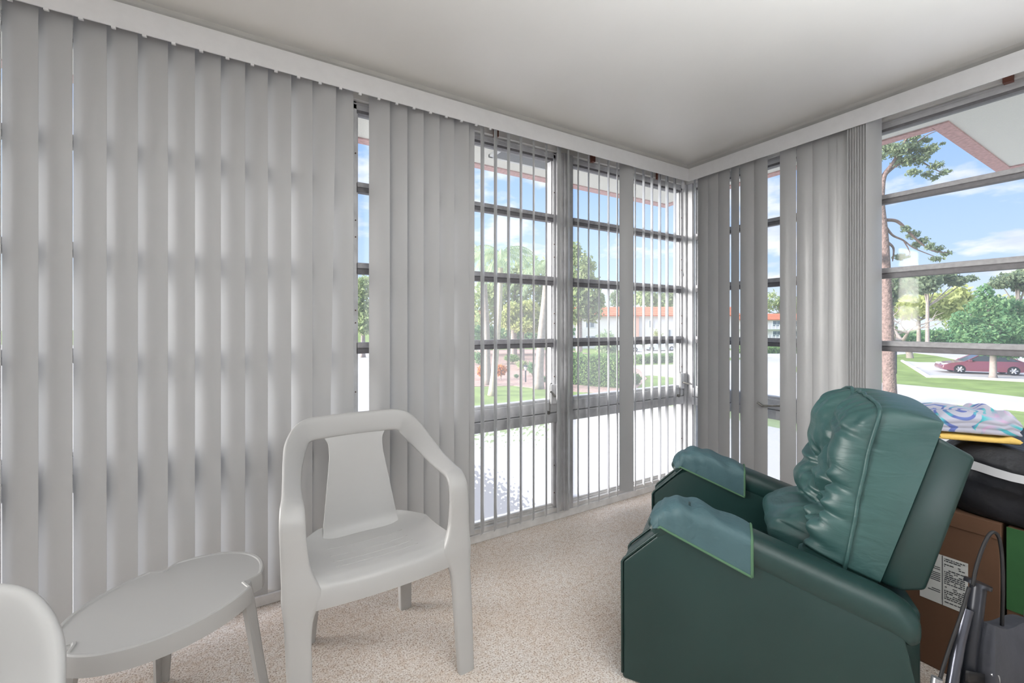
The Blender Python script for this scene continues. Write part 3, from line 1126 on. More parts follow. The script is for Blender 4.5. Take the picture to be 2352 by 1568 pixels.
b = BM()
NU, NV = 150, 170
G = []
for i in range(NU + 1):
    row = []
    c = -math.cos(math.pi * i / NU)
    for j in range(NV + 1):
        e = -math.cos(math.pi * j / NV)
        x = c
        s = 0.166 + e * 0.330
        ex = max(0.0, 1 - abs(x) ** 7) ** (1 / 2.6)
        es = max(0.0, 1 - abs(e) ** 6) ** (1 / 2.4)
        d = cushion(x, s) * ex * es
        hw = 0.262 + 0.012 * math.sin(math.pi * (j / NV))
        if s < 0.0:
            hw -= 0.012
        crown = 0.030 * (1 - x * x) * max(0, e) ** 3
        X = x * hw
        p = BB + AX * (s + crown) + NRM * d
        row.append(b.verts.new((X, p.y, p.z)))
    G.append(row)
for i in range(NU):
    for j in range(NV):
        b.faces.new((G[i][j], G[i + 1][j], G[i + 1][j + 1], G[i][j + 1]))
bmesh.ops.remove_doubles(b, verts=b.verts, dist=0.0002)
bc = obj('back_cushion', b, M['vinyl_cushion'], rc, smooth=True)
# corded seam round the sides and over the crown
b = BM()
def cushion_pt(x, e):
    s_ = 0.166 + e * 0.330
    ex = max(0.0, 1 - abs(x) ** 7) ** (1 / 2.6)
    es = max(0.0, 1 - abs(e) ** 6) ** (1 / 2.4)
    hw = 0.274 - (0.012 if s_ < 0 else 0)
    return x * hw, s_ + 0.030 * (1 - x * x) * max(0, e) ** 3, cushion(x, s_) * ex * es


side = []
for k in range(41):
    a_ = math.radians(-62 + 304 * k / 40)
    cx_, ce_ = math.cos(a_), math.sin(a_)
    m_ = max(abs(cx_), abs(ce_))
    cx_, ce_ = cx_ / m_, ce_ / m_
    t_ = 0.06 + 0.068 * max(0.0, min(1.0, (ce_ + 1) / 1.6))
    best = 0.9
    for q_ in range(0, 60):
        kk = 1.0 - q_ * 0.003
        X_, S_, D_ = cushion_pt(cx_ * kk, ce_ * kk)
        if D_ >= t_:
            best = kk
            break
    X_, S_, D_ = cushion_pt(cx_ * best, ce_ * best)
    p_ = BB + AX * S_ + NRM * D_
    side.append((X_ + 0.002 * cx_, p_.y + 0.001 * ce_, p_.z + 0.003 * max(0, ce_)))
tube(b, catmull(side, 3), 0.0058, 8)
obj('piping', b, M['vinyl_cushion'], bc, smooth=True)

# ------------------------------------------------------------------ boxes, bag, towel and folded frame behind the recliner
M['card'] = simple('cardboard', lin(98, 69, 50), 0.8, noise=(5, 0.12, 5), bump=(60, 0.1, 0.003))
M['card_green'] = simple('green_print_card', lin(44, 92, 50), 0.7, noise=(8, 0.12, 4))
M['paper'] = simple('label_paper', lin(206, 206, 204), 0.7)
M['ink'] = simple('label_print', lin(62, 62, 66), 0.8)
M['black_nylon'] = simple('black_nylon', lin(27, 28, 34), 0.55, noise=(16, 0.25, 4), bump=(14, 0.5, 0.02))
M['stripe'] = simple('grey_tape', lin(214, 214, 218), 0.55)
M['yellow'] = simple('yellow_towelling', lin(238, 200, 112), 0.9, bump=(300, 0.4, 0.002))
M['graphite'] = simple('graphite_tube', lin(46, 48, 55), 0.35, metal=0.3)
M['steel_dark'] = simple('dark_anodised_tube', lin(96, 98, 108), 0.3, metal=0.8)
M['silver'] = simple('silver_tube', lin(176, 178, 184), 0.3, metal=0.8)
M['grey_cloth'] = simple('grey_pouch_cloth', lin(60, 62, 70), 0.75, noise=(10, 0.15, 4), bump=(8, 0.4, 0.02))
M['rubber'] = simple('black_rubber', lin(24, 24, 27), 0.6)


def towel_mat():
    m, nt, o = material('printed_towelling')
    b = nt.add('ShaderNodeBsdfPrincipled'); b.inputs['Roughness'].default_value = 0.9
    t = nt.add('ShaderNodeTexCoord')
    n = nt.add('ShaderNodeTexNoise'); n.inputs['Scale'].default_value = 5; n.inputs['Detail'].default_value = 1
    nt.link(t.outputs['Object'], n.inputs['Vector'])
    mxv = nt.add('ShaderNodeMix', data_type='RGBA', in_0=0.12)
    nt.link(t.outputs['Object'], mxv.inputs[6]); nt.link(n.outputs['Color'], mxv.inputs[7])
    w = nt.add('ShaderNodeTexVoronoi'); w.inputs['Scale'].default_value = 9
    nt.link(mxv.outputs[2], w.inputs['Vector'])
    s_ = nt.add('ShaderNodeMath', operation='MULTIPLY', in_1=34.0)
    nt.link(w.outputs['Distance'], s_.inputs[0])
    sn = nt.add('ShaderNodeMath', operation='SINE')
    nt.link(s_.outputs[0], sn.inputs[0])
    n2 = nt.add('ShaderNodeTexNoise'); n2.inputs['Scale'].default_value = 7
    nt.link(t.outputs['Object'], n2.inputs['Vector'])
    rc_ = ramp(nt, n2.outputs[0], [(0.40, lin(110, 128, 190)), (0.47, lin(96, 108, 176)), (0.53, lin(84, 190, 196)), (0.63, lin(206, 178, 208))])
    fm = ramp(nt, sn.outputs[0], [(0.35, (0, 0, 0)), (0.62, (1, 1, 1))])
    mx_ = nt.add('ShaderNodeMix', data_type='RGBA')
    mx_.inputs[6].default_value = lin(190, 190, 206)
    nt.link(fm.outputs[0], mx_.inputs[0]); nt.link(rc_.outputs[0], mx_.inputs[7])
    nt.link(mx_.outputs[2], b.inputs['Base Color'])
    nt.link(b.outputs[0], o.inputs[0])
    return m


M['towel'] = towel_mat()

# cardboard box with printed sheet
t = thing('cardboard_box', 'brown cardboard box with a white printed sheet, under the black bag', 'box', (-0.50, -1.632, 0))
b = BM()
box(b, -0.285, 0.285, -0.118, 0.128, 0.0, 0.565, 0.004)
obj('carton', b, M['card'], t)
b = BM()
box(b, -0.289, -0.284, -0.118, 0.128, 0.515, 0.565, 0.001)
obj('flap', b, M['card'], t)
b = BM()
box(b, -0.2875, -0.285, -0.045, 0.075, 0.235, 0.405)
lb = obj('printed_sheet', b, M['paper'], t)
lb['label'] = 'white sheet of small print'
b = BM()
rnd = random.Random(3)
z = 0.395
while z > 0.245:
    y0, y1 = -0.038, 0.012
    x_ = y0
    while x_ < y1:
        w_ = rnd.uniform(0.003, 0.011)
        if rnd.random() < 0.85:
            box(b, -0.2882, -0.2874, x_, min(x_ + w_, y1), z, z + 0.0032)
        x_ += w_ + 0.0018
    if rnd.random() < 0.45:
        box(b, -0.2882, -0.2874, 0.022, 0.022 + rnd.uniform(0.015, 0.04), z, z + 0.0025)
    z -= 0.0066 if rnd.random() < 0.85 else 0.012
box(b, -0.2882, -0.2874, 0.0155, 0.0172, 0.235, 0.405)
obj('print', b, M['ink'], lb)
# green printed box beside it
t = thing('cardboard_box', 'cardboard box with green printed band, beyond the folded frame', 'box', (-0.50, -1.905, 0))
b = BM()
box(b, -0.275, 0.285, -0.145, 0.145, 0.0, 0.560, 0.004)
obj('carton', b, M['card'], t)
b = BM()
box(b, -0.278, -0.274, 0.098, 0.1445, 0.30, 0.560)
box(b, -0.278, -0.274, -0.144, 0.098, 0.47, 0.560)
obj('printed_band', b, M['card_green'], t)

# black bag on the boxes
t = thing('nylon_bag', 'slumped black nylon bag with pale stripe lying on the boxes', 'bag', (-0.50, -1.875, 0.566))
b = BM()
rnd = random.Random(8)
NA, NB = 80, 26
rings = []
for j in range(NB + 1):
    v = j / NB
    ring = []
    for i in range(NA):
        a = 2 * math.pi * i / NA
        c_, s_ = math.cos(a), math.sin(a)
        q = 2 / 4.5
        x = 0.265 * abs(c_) ** q * (1 if c_ > 0 else -1)
        y = 0.275 * abs(s_) ** q * (1 if s_ > 0 else -1)
        infl = 1 + 0.13 * math.sin(math.pi * min(1, v * 0.95)) ** 0.6
        # the flap folds over near the top
        if v > 0.80:
            infl += 0.018 - 0.12 * (v - 0.80) / 0.20
        fold = 0.012 * math.sin(a * 7 + v * 6) * math.sin(math.pi * v) + 0.008 * math.sin(a * 13 - v * 11) * math.sin(math.pi * v)
        fold += 0.010 * math.exp(-((v - 0.45 - 0.12 * math.sin(a * 3)) / 0.06) ** 2)
        z = 0.232 * v
        if v > 0.5:
            z += 0.012 * math.sin(a * 5 + 1) * min(1, (v - 0.5) / 0.3) * (1 if v < 0.97 else 0.4)
        ring.append(b.verts.new((x * infl + fold * c_ * 0.6, y * infl + fold * s_ * 0.6, z)))
    rings.append(ring)
for v, kk, dz in ((0, 0.88, 0.004), (1, 0.45, -0.012)):
    rings.append([b.verts.new((p.co.x * kk, p.co.y * kk, p.co.z + dz)) for p in rings[NB]])
for j in range(len(rings) - 1):
    for i in range(NA):
        b.faces.new((rings[j][i], rings[j][(i + 1) % NA], rings[j + 1][(i + 1) % NA], rings[j + 1][i]))
b.faces.new(rings[0][::-1]); b.faces.new(rings[-1])
prof = [[Vector(p.co) for p in r] for r in rings]
bag = obj('bag_body', b, M['black_nylon'], t, smooth=True, angle=70)
b = BM()
def off(p):
    d = Vector((p.x, p.y, 0)).normalized()
    return p + d * 0.002
j0, j1 = 17, 20
for i in range(NA):
    if True:
        i2 = (i + 1) % NA
        b.faces.new([b.verts.new(off(q)) for q in (prof[j0][i], prof[j0][i2], prof[j1][i2], prof[j1][i])])
bmesh.ops.remove_doubles(b, verts=b.verts, dist=0.0001)
r_ = bmesh.ops.extrude_face_region(b, geom=list(b.faces))
for v_ in [g for g in r_['geom'] if isinstance(g, bmesh.types.BMVert)]:
    d = Vector((v_.co.x, v_.co.y, 0)).normalized()
    v_.co += d * 0.0012
st = obj('stripe', b, M['stripe'], bag, smooth=True, angle=60)
st['label'] = 'pale grey tape stripe'

# folded towels on the bag
def folded(name, label, cat, mat, cx, cy, z, hx, hy, h, rot, seed, layers=3):
    b = BM()
    rnd = random.Random(seed)
    NX, NY = 34, 26
    def pt(i, j, k):
        u, v = i / NX * 2 - 1, j / NY * 2 - 1
        e = max(abs(u) ** 8, abs(v) ** 8)
        hh = h * (1 - 0.22 * e) * (0.92 + 0.06 * math.sin(u * 4 + seed) + 0.05 * math.sin(v * 5 + u * 3))
        if u > 0.55:
            hh += 0.28 * h * math.exp(-((u - 0.8) / 0.14) ** 2) * (1 + 0.4 * math.sin(v * 6))
        return (u * hx, v * hy, hh)
    T = [[b.verts.new(pt(i, j, 1)) for j in range(NY + 1)] for i in range(NX + 1)]
    for i in range(NX):
        for j in range(NY):
            b.faces.new((T[i][j], T[i + 1][j], T[i + 1][j + 1], T[i][j + 1]))
    loop = [T[i][0] for i in range(NX + 1)] + [T[NX][j] for j in range(1, NY + 1)] + [T[i][NY] for i in range(NX - 1, -1, -1)] + [T[0][j] for j in range(NY - 1, 0, -1)]
    prev = loop
    n = len(loop)
    steps = layers * 6
    for s in range(1, steps + 1):
        k = s / steps
        cur = []
        for v in loop:
            bulge = 1 + 0.018 * math.sin(math.pi * ((k * layers) % 1.0)) - (0.03 if s == steps else 0)
            cur.append(b.verts.new((v.co.x * bulge + 0.003 * math.sin(v.co.y * 60 + k * 9), v.co.y * bulge, v.co.z * (1 - k))))
        for i in range(n):
            b.faces.new((prev[i], cur[i], cur[(i + 1) % n], prev[(i + 1) % n]))
        prev = cur
    b.faces.new(prev[::-1])
    o = obj(name, b, mat, None, smooth=True, angle=70, loc=(cx, cy, z))
    o.rotation_euler = (0, 0, rot)
    tag(o, label, cat)
    return o


TR = math.radians(-55)
folded('folded_towel', 'yellow folded towel lying on the black bag under the printed one', 'towel', M['yellow'], -0.665, -1.625, 0.814, 0.098, 0.132, 0.020, TR, 4, 1)
folded('folded_towel', 'folded beach towel printed in turquoise and violet swirls, topmost on the bag', 'towel', M['towel'], -0.665, -1.625, 0.839, 0.100, 0.128, 0.068, TR, 2, 3)

# folded tube frame with pouch
t = thing('folding_cart', 'folded dark tube-frame cart with grey cloth pouch and cable loop', 'cart', (-0.98, -1.80, 0))
def loc_(px, py, d):
    p = at_depth(px, py, d)
    return (p.x + 0.98, p.y + 1.80, p.z)
b = BM()
tube(b, [loc_(2176, 1640, 1.10), loc_(2187, 1568, 1.115), loc_(2204, 1470, 1.125), loc_(2222, 1398, 1.135)], 0.0125, 14)
obj('frame_tube', b, M['steel_dark'], t, smooth=True, angle=50)
b = BM()
tube(b, [loc_(2330, 1640, 1.18), loc_(2350, 1568, 1.19), loc_(2372, 1400, 1.2)], 0.0150, 14)
obj('frame_tube', b, M['steel_dark'], t, smooth=True, angle=50)
b = BM()
tube(b, [loc_(2212, 1640, 1.12), loc_(2226, 1510, 1.13), loc_(2238, 1420, 1.137), loc_(2248, 1340, 1.145)], 0.0165, 14)
tube(b, [loc_(2245, 1344, 1.145), loc_(2247, 1336, 1.1455)], 0.027, 16)
obj('handle_tube', b, M['graphite'], t, smooth=True, angle=50)
b = BM()
tube(b, catmull([loc_(2234, 1345, 1.13), loc_(2243, 1300, 1.13), loc_(2262, 1246, 1.13), loc_(2280, 1222, 1.13), loc_(2296, 1240, 1.13), loc_(2303, 1310, 1.13), loc_(2302, 1420, 1.135), loc_(2298, 1500, 1.14)], 6), 0.0042, 8)
tube(b, catmull([loc_(2226, 1348, 1.12), loc_(2208, 1410, 1.11), loc_(2180, 1490, 1.10), loc_(2160, 1556, 1.09), loc_(2150, 1620, 1.08)], 6), 0.0042, 8)
obj('cable', b, M['rubber'], t, smooth=True)
b = BM()
tube(b, [loc_(2152, 1556, 1.085), loc_(2146, 1600, 1.08), loc_(2138, 1660, 1.07)], 0.011, 10)
obj('strut', b, M['silver'], t, smooth=True, angle=50)
b = BM()
def pouch(u, v):
    px = 2234 + u * 170
    py = 1418 + (1 - v) * 240 + 8 * math.sin(u * 9) * v
    d = 1.150 + 0.02 * math.sin(u * 3.1) - 0.02 * math.sin(math.pi * v)
    return loc_(px, py, d)
shell(b, pouch, 24, 24, -0.045)
pc = obj('pouch', b, M['grey_cloth'], t, smooth=True, angle=60)
b = BM()
def strap(u, v):
    px = 2220 + u * 72
    py = 1540 + 14 * u + v * 26
    return loc_(px, py, 1.10 + 0.01 * u)
shell(b, strap, 8, 3, -0.003)
obj('strap', b, M['rubber'], pc, smooth=True)
b = BM()
tube(b, catmull([loc_(2278, 1550, 1.095), loc_(2284, 1546, 1.093), loc_(2291, 1552, 1.093), loc_(2293, 1568, 1.094), loc_(2292, 1590, 1.096)], 5), 0.004, 8)
obj('hook', b, M['silver'], pc, smooth=True)
for px, d in ((2172, 1.06), (2340, 1.2)):
    b = BM()
    p = at_depth(px, 1600, d)
    c0 = Vector((p.x + 0.98, p.y + 1.80, 0.045))
    tube(b, [c0 + Vector((-0.012, 0.01, 0)), c0 + Vector((0.012, -0.01, 0))], 0.045, 20)
    obj('wheel', b, M['rubber'], t, smooth=True, angle=50)
for (px, py, d) in ((2176, 1640, 1.10), (2138, 1660, 1.07), (2330, 1640, 1.18), (2212, 1640, 1.12)):
    tubes_down = BM()
    p = Vector(loc_(px, py, d))
    tube(tubes_down, [p, Vector((p.x, p.y, 0.09))], 0.012, 10)
    obj('lower_tube', tubes_down, M['graphite'], t, smooth=True)

# ------------------------------------------------------------------ fill lamps added behind the camera, unseen, to brighten the interior
def fill_uplighter(x, y, label, share):
    t = thing('added_fill_lamp', label, 'lamp', (x, y, 0))
    b = BM(); lathe(b, [(0.11, 0), (0.11, 0.012), (0.09, 0.02)], seg=24); obj('base', b, M['graphite'], t, smooth=True, angle=40)
    b = BM()
    rings = []
    for r, z in ((0.10, 0.02), (0.17, 0.04), (0.19, 0.30), (0.182, 0.30), (0.165, 0.05), (0.09, 0.035)):
        rings.append([b.verts.new((r * math.cos(2 * math.pi * k / 28), r * math.sin(2 * math.pi * k / 28), z)) for k in range(28)])
    for i in range(len(rings) - 1):
        for k in range(28):
            b.faces.new((rings[i][k], rings[i][(k + 1) % 28], rings[i + 1][(k + 1) % 28], rings[i + 1][k]))
    b.faces.new(rings[-1]); b.faces.new(rings[0][::-1])
    obj('shade', b, M['valance'], t, smooth=True, angle=50)
    ld = bpy.data.lights.new('unseen_fill_light', 'AREA')
    ld.shape = 'DISK'; ld.size = 0.24; ld.energy = FILL * share; ld.color = (0.93, 0.97, 1.0)
    lo = bpy.data.objects.new('fill_light', ld)
    lo.location = (0, 0, 0.06); lo.rotation_euler = (math.pi, 0, 0)
    link(lo, t)
    return t


fill_uplighter(-4.5, -3.3, 'added white drum fill light, unseen behind the camera near the side wall', 0.7)
fill_uplighter(-2.1, -3.1, 'added white drum fill light, unseen behind the camera at the back wall', 1.25)

# ================================================================== outdoors
M['grass'] = simple('lawn_grass', lin(128, 146, 84), 0.95, spec=0.1, noise=(0.9, 0.22, 6), bump=(30, 0.4, 0.05))
M['road'] = simple('pale_concrete', lin(192, 188, 184), 0.9, spec=0.2, noise=(0.5, 0.05, 6))
M['mulch'] = simple('mulch_bed', lin(178, 150, 138), 0.95, spec=0.1, noise=(6, 0.22, 6), bump=(12, 0.5, 0.05))
M['kerb'] = simple('kerb_concrete', lin(214, 208, 204), 0.9)
M['bark_pine'] = simple('pine_bark', lin(130, 110, 104), 0.95, spec=0.1, noise=(9, 0.32, 6), bump=(14, 0.9, 0.06))
M['bark_palm'] = simple('palm_bark', lin(160, 148, 140), 0.9, spec=0.1, noise=(7, 0.14, 5))
M['bark_pale'] = simple('pale_palm_bark', lin(186, 174, 152), 0.9, spec=0.1, noise=(7, 0.14, 5))
M['bark_grey'] = simple('grey_bark', lin(158, 146, 138), 0.95, spec=0.1, noise=(8, 0.2, 5))
M['leaf_pine'] = leaf_mat('pine_needles', lin(112, 130, 108), lin(152, 162, 128))
M['leaf_dark'] = leaf_mat('dark_leaves', lin(92, 134, 98), lin(146, 176, 126))
M['leaf_mid'] = leaf_mat('mid_leaves', lin(140, 160, 112), lin(188, 196, 146))
M['leaf_yellow'] = leaf_mat('yellow_green_leaves', lin(160, 170, 106), lin(204, 206, 146))
M['leaf_palm'] = leaf_mat('palm_fronds', lin(142, 168, 138), lin(196, 208, 166))
M['leaf_croton'] = leaf_mat('croton_leaves', lin(176, 92, 56), lin(230, 172, 92))
M['leaf_hedge'] = leaf_mat('hedge_leaves', lin(112, 146, 90), lin(162, 186, 120))
M['leaf_core'] = simple('inner_foliage', lin(58, 82, 50), 0.95, spec=0.0)
M['tile'] = None


def tile_mat():
    m, nt, o = material('orange_roof_tile')
    b = nt.add('ShaderNodeBsdfPrincipled'); b.inputs['Roughness'].default_value = 0.85
    t = nt.add('ShaderNodeTexCoord')
    w = nt.add('ShaderNodeTexWave', wave_type='BANDS', bands_direction='Z'); w.inputs['Scale'].default_value = 1.1; w.inputs['Distortion'].default_value = 0.3
    nt.link(t.outputs['Object'], w.inputs['Vector'])
    n = nt.add('ShaderNodeTexNoise'); n.inputs['Scale'].default_value = 1.6
    nt.link(t.outputs['Object'], n.inputs['Vector'])
    r = ramp(nt, w.outputs[0], [(0.15, lin(176, 88, 56)), (0.4, lin(206, 116, 78)), (1.0, lin(214, 130, 92))])
    r2 = ramp(nt, n.outputs[0], [(0.3, lin(220, 210, 205)), (0.7, lin(255, 255, 255))])
    mu = nt.add('ShaderNodeMix', data_type='RGBA', blend_type='MULTIPLY', in_0=0.7)
    nt.link(r.outputs[0], mu.inputs[6]); nt.link(r2.outputs[0], mu.inputs[7])
    nt.link(mu.outputs[2], b.inputs['Base Color'])
    nt.link(b.outputs[0], o.inputs[0])
    return m


M['tile'] = tile_mat()
M['stucco'] = simple('white_stucco', lin(226, 222, 218), 0.9, noise=(0.8, 0.04, 4))
M['salmon'] = simple('salmon_stucco', lin(222, 172, 152), 0.9)
M['win_dark'] = simple('far_window_glass', lin(108, 118, 128), 0.2)
M['win_frame'] = simple('far_window_frame', lin(222, 224, 226), 0.6)
M['maroon'] = simple('maroon_paint', lin(118, 62, 76), 0.25, spec=0.6, coat=0.5)
M['white_paint'] = simple('white_car_paint', lin(226, 226, 228), 0.25, spec=0.6, coat=0.4)
M['car_glass'] = simple('car_glass', lin(64, 70, 78), 0.08, spec=0.7)
M['alloy'] = simple('alloy_wheel', lin(190, 190, 194), 0.35, metal=0.6)
M['lens'] = simple('lamp_lens', lin(224, 226, 230), 0.2)
M['red_lens'] = simple('tail_lens', lin(168, 52, 52), 0.3)


# --- roof overhang above the windows
def flat_poly(bm_, pts, z0, z1):
    prism(bm_, pts, 2, z0, z1)


bm = BM()
flat_poly(bm, [(-5.4, 0.09), (0.09, 0.09), (0.09, -3.7), (2.30, -3.7), (2.30, -1.245), (0.835, -1.245), (0.835, 0.865), (-5.4, 0.865)], 2.455, 2.52)
o = struct('roof_soffit', bm, M['soffit'])
bm = BM()
e0, e1 = 2.445, 2.56
box(bm, -5.3, 0.92, 0.86, 0.945, e0, e1)
box(bm, 0.83, 0.915, -1.17, 0.86, e0, e1)
box(bm, 0.83, 2.385, -1.25, -1.168, e0, e1)
box(bm, 2.30, 2.385, -3.7, -1.25, e0, e1)
o = struct('roof_fascia', bm, M['fascia'])
bm = BM()
p0, p1 = on_z(1128, 352, 2.45), on_z(1265, 345, 2.45)
box(bm, -1.31, -0.78, 0.40, 0.66, 2.440, 2.458)
ov = struct('trim_7', bm, M['vent'])
bm = BM()
box(bm, -1.34, -0.75, 0.36, 0.40, 2.436, 2.458)
box(bm, -1.34, -0.75, 0.66, 0.68, 2.436, 2.458)
box(bm, -1.34, -1.31, 0.36, 0.68, 2.436, 2.458)
obj('vent_frame', bm, M['alu'], ov)
# the storey below and the roof above, so that light behaves
bm = BM(); box(bm, -5.3, 0.07, -3.8, 0.07, GND, -0.2); struct('wall_below', bm, M['stucco'])
bm = BM(); flat_poly(bm, [(-5.3, 0.86), (0.83, 0.86), (0.83, -1.25), (2.3, -1.25), (2.3, -3.8), (-5.3, -3.8)], 2.56, 2.75); struct('roof_slab', bm, M['stucco'])

# --- ground
bm = BM(); box(bm, -250, 400, -250, 400, GND - 0.3, GND); struct('ground_lawn', bm, M['grass'])


def ground_patch(name, pxs, mat, h=0.02, near=None):
    b = BM()
    pts = [on_z(px, py) for px, py in pxs]
    prism(b, [(p.x, p.y) for p in pts], 2, GND - 0.05, GND + h)
    return struct(name, b, mat)


bm = BM(); box(bm, -30, 13.0, -30, 12.0, GND - 0.05, GND + 0.015); struct('ground_forecourt', bm, M['road'])
bm = BM(); box(bm, -2.5, 1.9, 3.0, 8.5, GND, GND + 0.03); struct('ground_added_dark_patch', bm, M['bar_dark'])  # made-up dark patch, greys the lower pane of the second front window
ground_patch('ground_road', [(1380, 869), (1440, 866), (1500, 862), (1560, 868), (1650, 890), (1776, 918), (1900, 928), (2062, 926), (2200, 930), (2352, 945), (2600, 978), (3200, 1060),
                             (3200, 985), (2600, 942), (2352, 913), (2180, 893), (2010, 878), (1860, 860), (1822, 854), (1822, 846), (1845, 833), (2010, 819.5), (2150, 806), (2150, 800), (1776, 800), (1640, 806),
                             (1640, 821), (1776, 822), (1700, 826), (1560, 837), (1500, 838), (1440, 840), (1380, 846)], M['road'])
ground_patch('ground_parking', [(2072, 829), (2100, 846), (2130, 866), (2200, 868), (2352, 876), (2800, 900), (2800, 812), (2352, 806), (2150, 804), (2090, 809), (2150, 817), (2205, 828), (2195, 833), (2110, 832)], M['road'], 0.025)
ground_patch('ground_side_lot', [(-300, 790), (1000, 797), (960, 1000), (900, 1400), (-300, 1400)], M['road'], 0.012)
ground_patch('ground_car_park', [(1440, 818), (1490, 812), (1640, 808), (1640, 796), (1440, 797)], M['road'], 0.02)
ground_patch('ground_mulch', [(1040, 889), (1092, 888), (1180, 886), (1240, 893), (1310, 899), (1420, 905), (1462, 892), (1486, 870), (1470, 850), (1400, 822), (1320, 806), (1200, 802), (1080, 806), (1040, 815)], M['mulch'], 0.03)
b = BM()
tube(b, [on_z(x, y) + Vector((0, 0, 0.05)) for x, y in [(2072, 830), (2100, 847), (2132, 867), (2200, 869), (2352, 877), (2500, 886)]], 0.13, 6)
struct('ground_kerb', b, M['kerb'])


# --- plants
def leaf_quad(b, c, size, rnd, droop=0.0):
    n = Vector((rnd.gauss(0, 1), rnd.gauss(0, 1), rnd.gauss(0, 1)))
    if n.length < 1e-3:
        n = Vector((0, 0, 1))
    n.normalize()
    a = n.orthogonal().normalized()
    a = (Matrix.Rotation(rnd.uniform(0, 6.28), 3, n) @ a)
    c2 = n.cross(a)
    s = size * rnd.uniform(0.6, 1.3)
    b.faces.new([b.verts.new(c + a * s), b.verts.new(c + c2 * s * 0.45), b.verts.new(c - a * s), b.verts.new(c - c2 * s * 0.45)])


def foliage_mesh(blobs, count, size, seed, fill=0.55):
    b = BM()
    rnd = random.Random(seed)
    vols = [bx[3] * bx[4] for bx in blobs]
    tot = sum(vols)
    for (x, y, z, rx, rz), v in zip(blobs, vols):
        for _ in range(max(8, int(count * v / tot))):
            d = Vector((rnd.gauss(0, 1), rnd.gauss(0, 1), rnd.gauss(0, 1))).normalized()
            r = (fill + (1 - fill) * rnd.random()) * (0.86 + 0.2 * math.sin(d.x * 9 + seed) * math.sin(d.z * 8 + d.y * 7))
            leaf_quad(b, Vector((x + d.x * rx * r, y + d.y * rx * r, z + d.z * rz * r)), size, rnd)
    return b


def tree(name, label, px, py, depth, top_py, crown, trunk_r, leaf, bark, count=2500, size=0.22, seed=1, group=None, forks=True, lean=(0, 0), cat='tree'):
    """crown: list of (px, py, radius_x_px, radius_y_px, depth offset) as seen from the window; base on the ground at the pixel's bearing"""
    base = at_depth(px, 800, depth); base.z = GND
    t = thing(name, label, cat, base, 0, group)
    blobs = []
    b = BM()
    tops = []
    for (cx, cy, rx, ry, dd) in crown:
        d = depth + dd
        p = at_depth(cx, cy, d) - base
        k = d / FPX
        str_ = math.sqrt(1 + ((cx - 1176) / FPX) ** 2)
        blobs.append((p.x, p.y, p.z, rx * k / str_ ** 0.5, ry * k))
        tops.append(p)
    mid = at_depth(px + lean[0], top_py, depth) - base
    pts = [Vector((0, 0, 0)), Vector((mid.x * 0.2, mid.y * 0.2, mid.z * 0.35)), Vector((mid.x * 0.6, mid.y * 0.6, mid.z * 0.7)), mid]
    tube(b, catmull([tuple(p) for p in pts], 4), [trunk_r * (1.25 - 0.6 * i / 12) if i else trunk_r * 1.5 for i in range(13)], 9)
    if forks:
        for p in tops:
            st_ = mid * 0.62
            q = (st_ + p) * 0.5 + Vector((0, 0, -0.15 * p.length * 0.1))
            tube(b, catmull([tuple(st_), tuple(q), tuple(p)], 4), [trunk_r * 0.5 * (1 - i / 10) for i in range(9)], 6)
    obj('trunk', b, M[bark], t, smooth=True)
    obj('foliage', foliage_mesh(blobs, count, size, seed), M[leaf], t)
    return t


G_BELT = 'trees beyond the drive'
# small round street tree in front of the maroon car
tree('broadleaf_tree', 'small dark green broadleaf tree on the lawn in front of the maroon car', 2281, 868, 29.3, 740,
     [(2285, 755, 95, 45, 0), (2240, 775, 60, 35, -0.8), (2335, 770, 60, 40, 0.5), (2270, 705, 52, 32, 0.2), (2262, 672, 22, 22, 0), (2325, 710, 40, 30, 0.6), (2245, 800, 55, 18, -0.6), (2310, 808, 55, 18, 0), (2205, 740, 28, 30, 0), (2375, 745, 45, 40, 1)],
     0.16, 'leaf_dark', 'bark_palm', 11000, 0.13, 3)
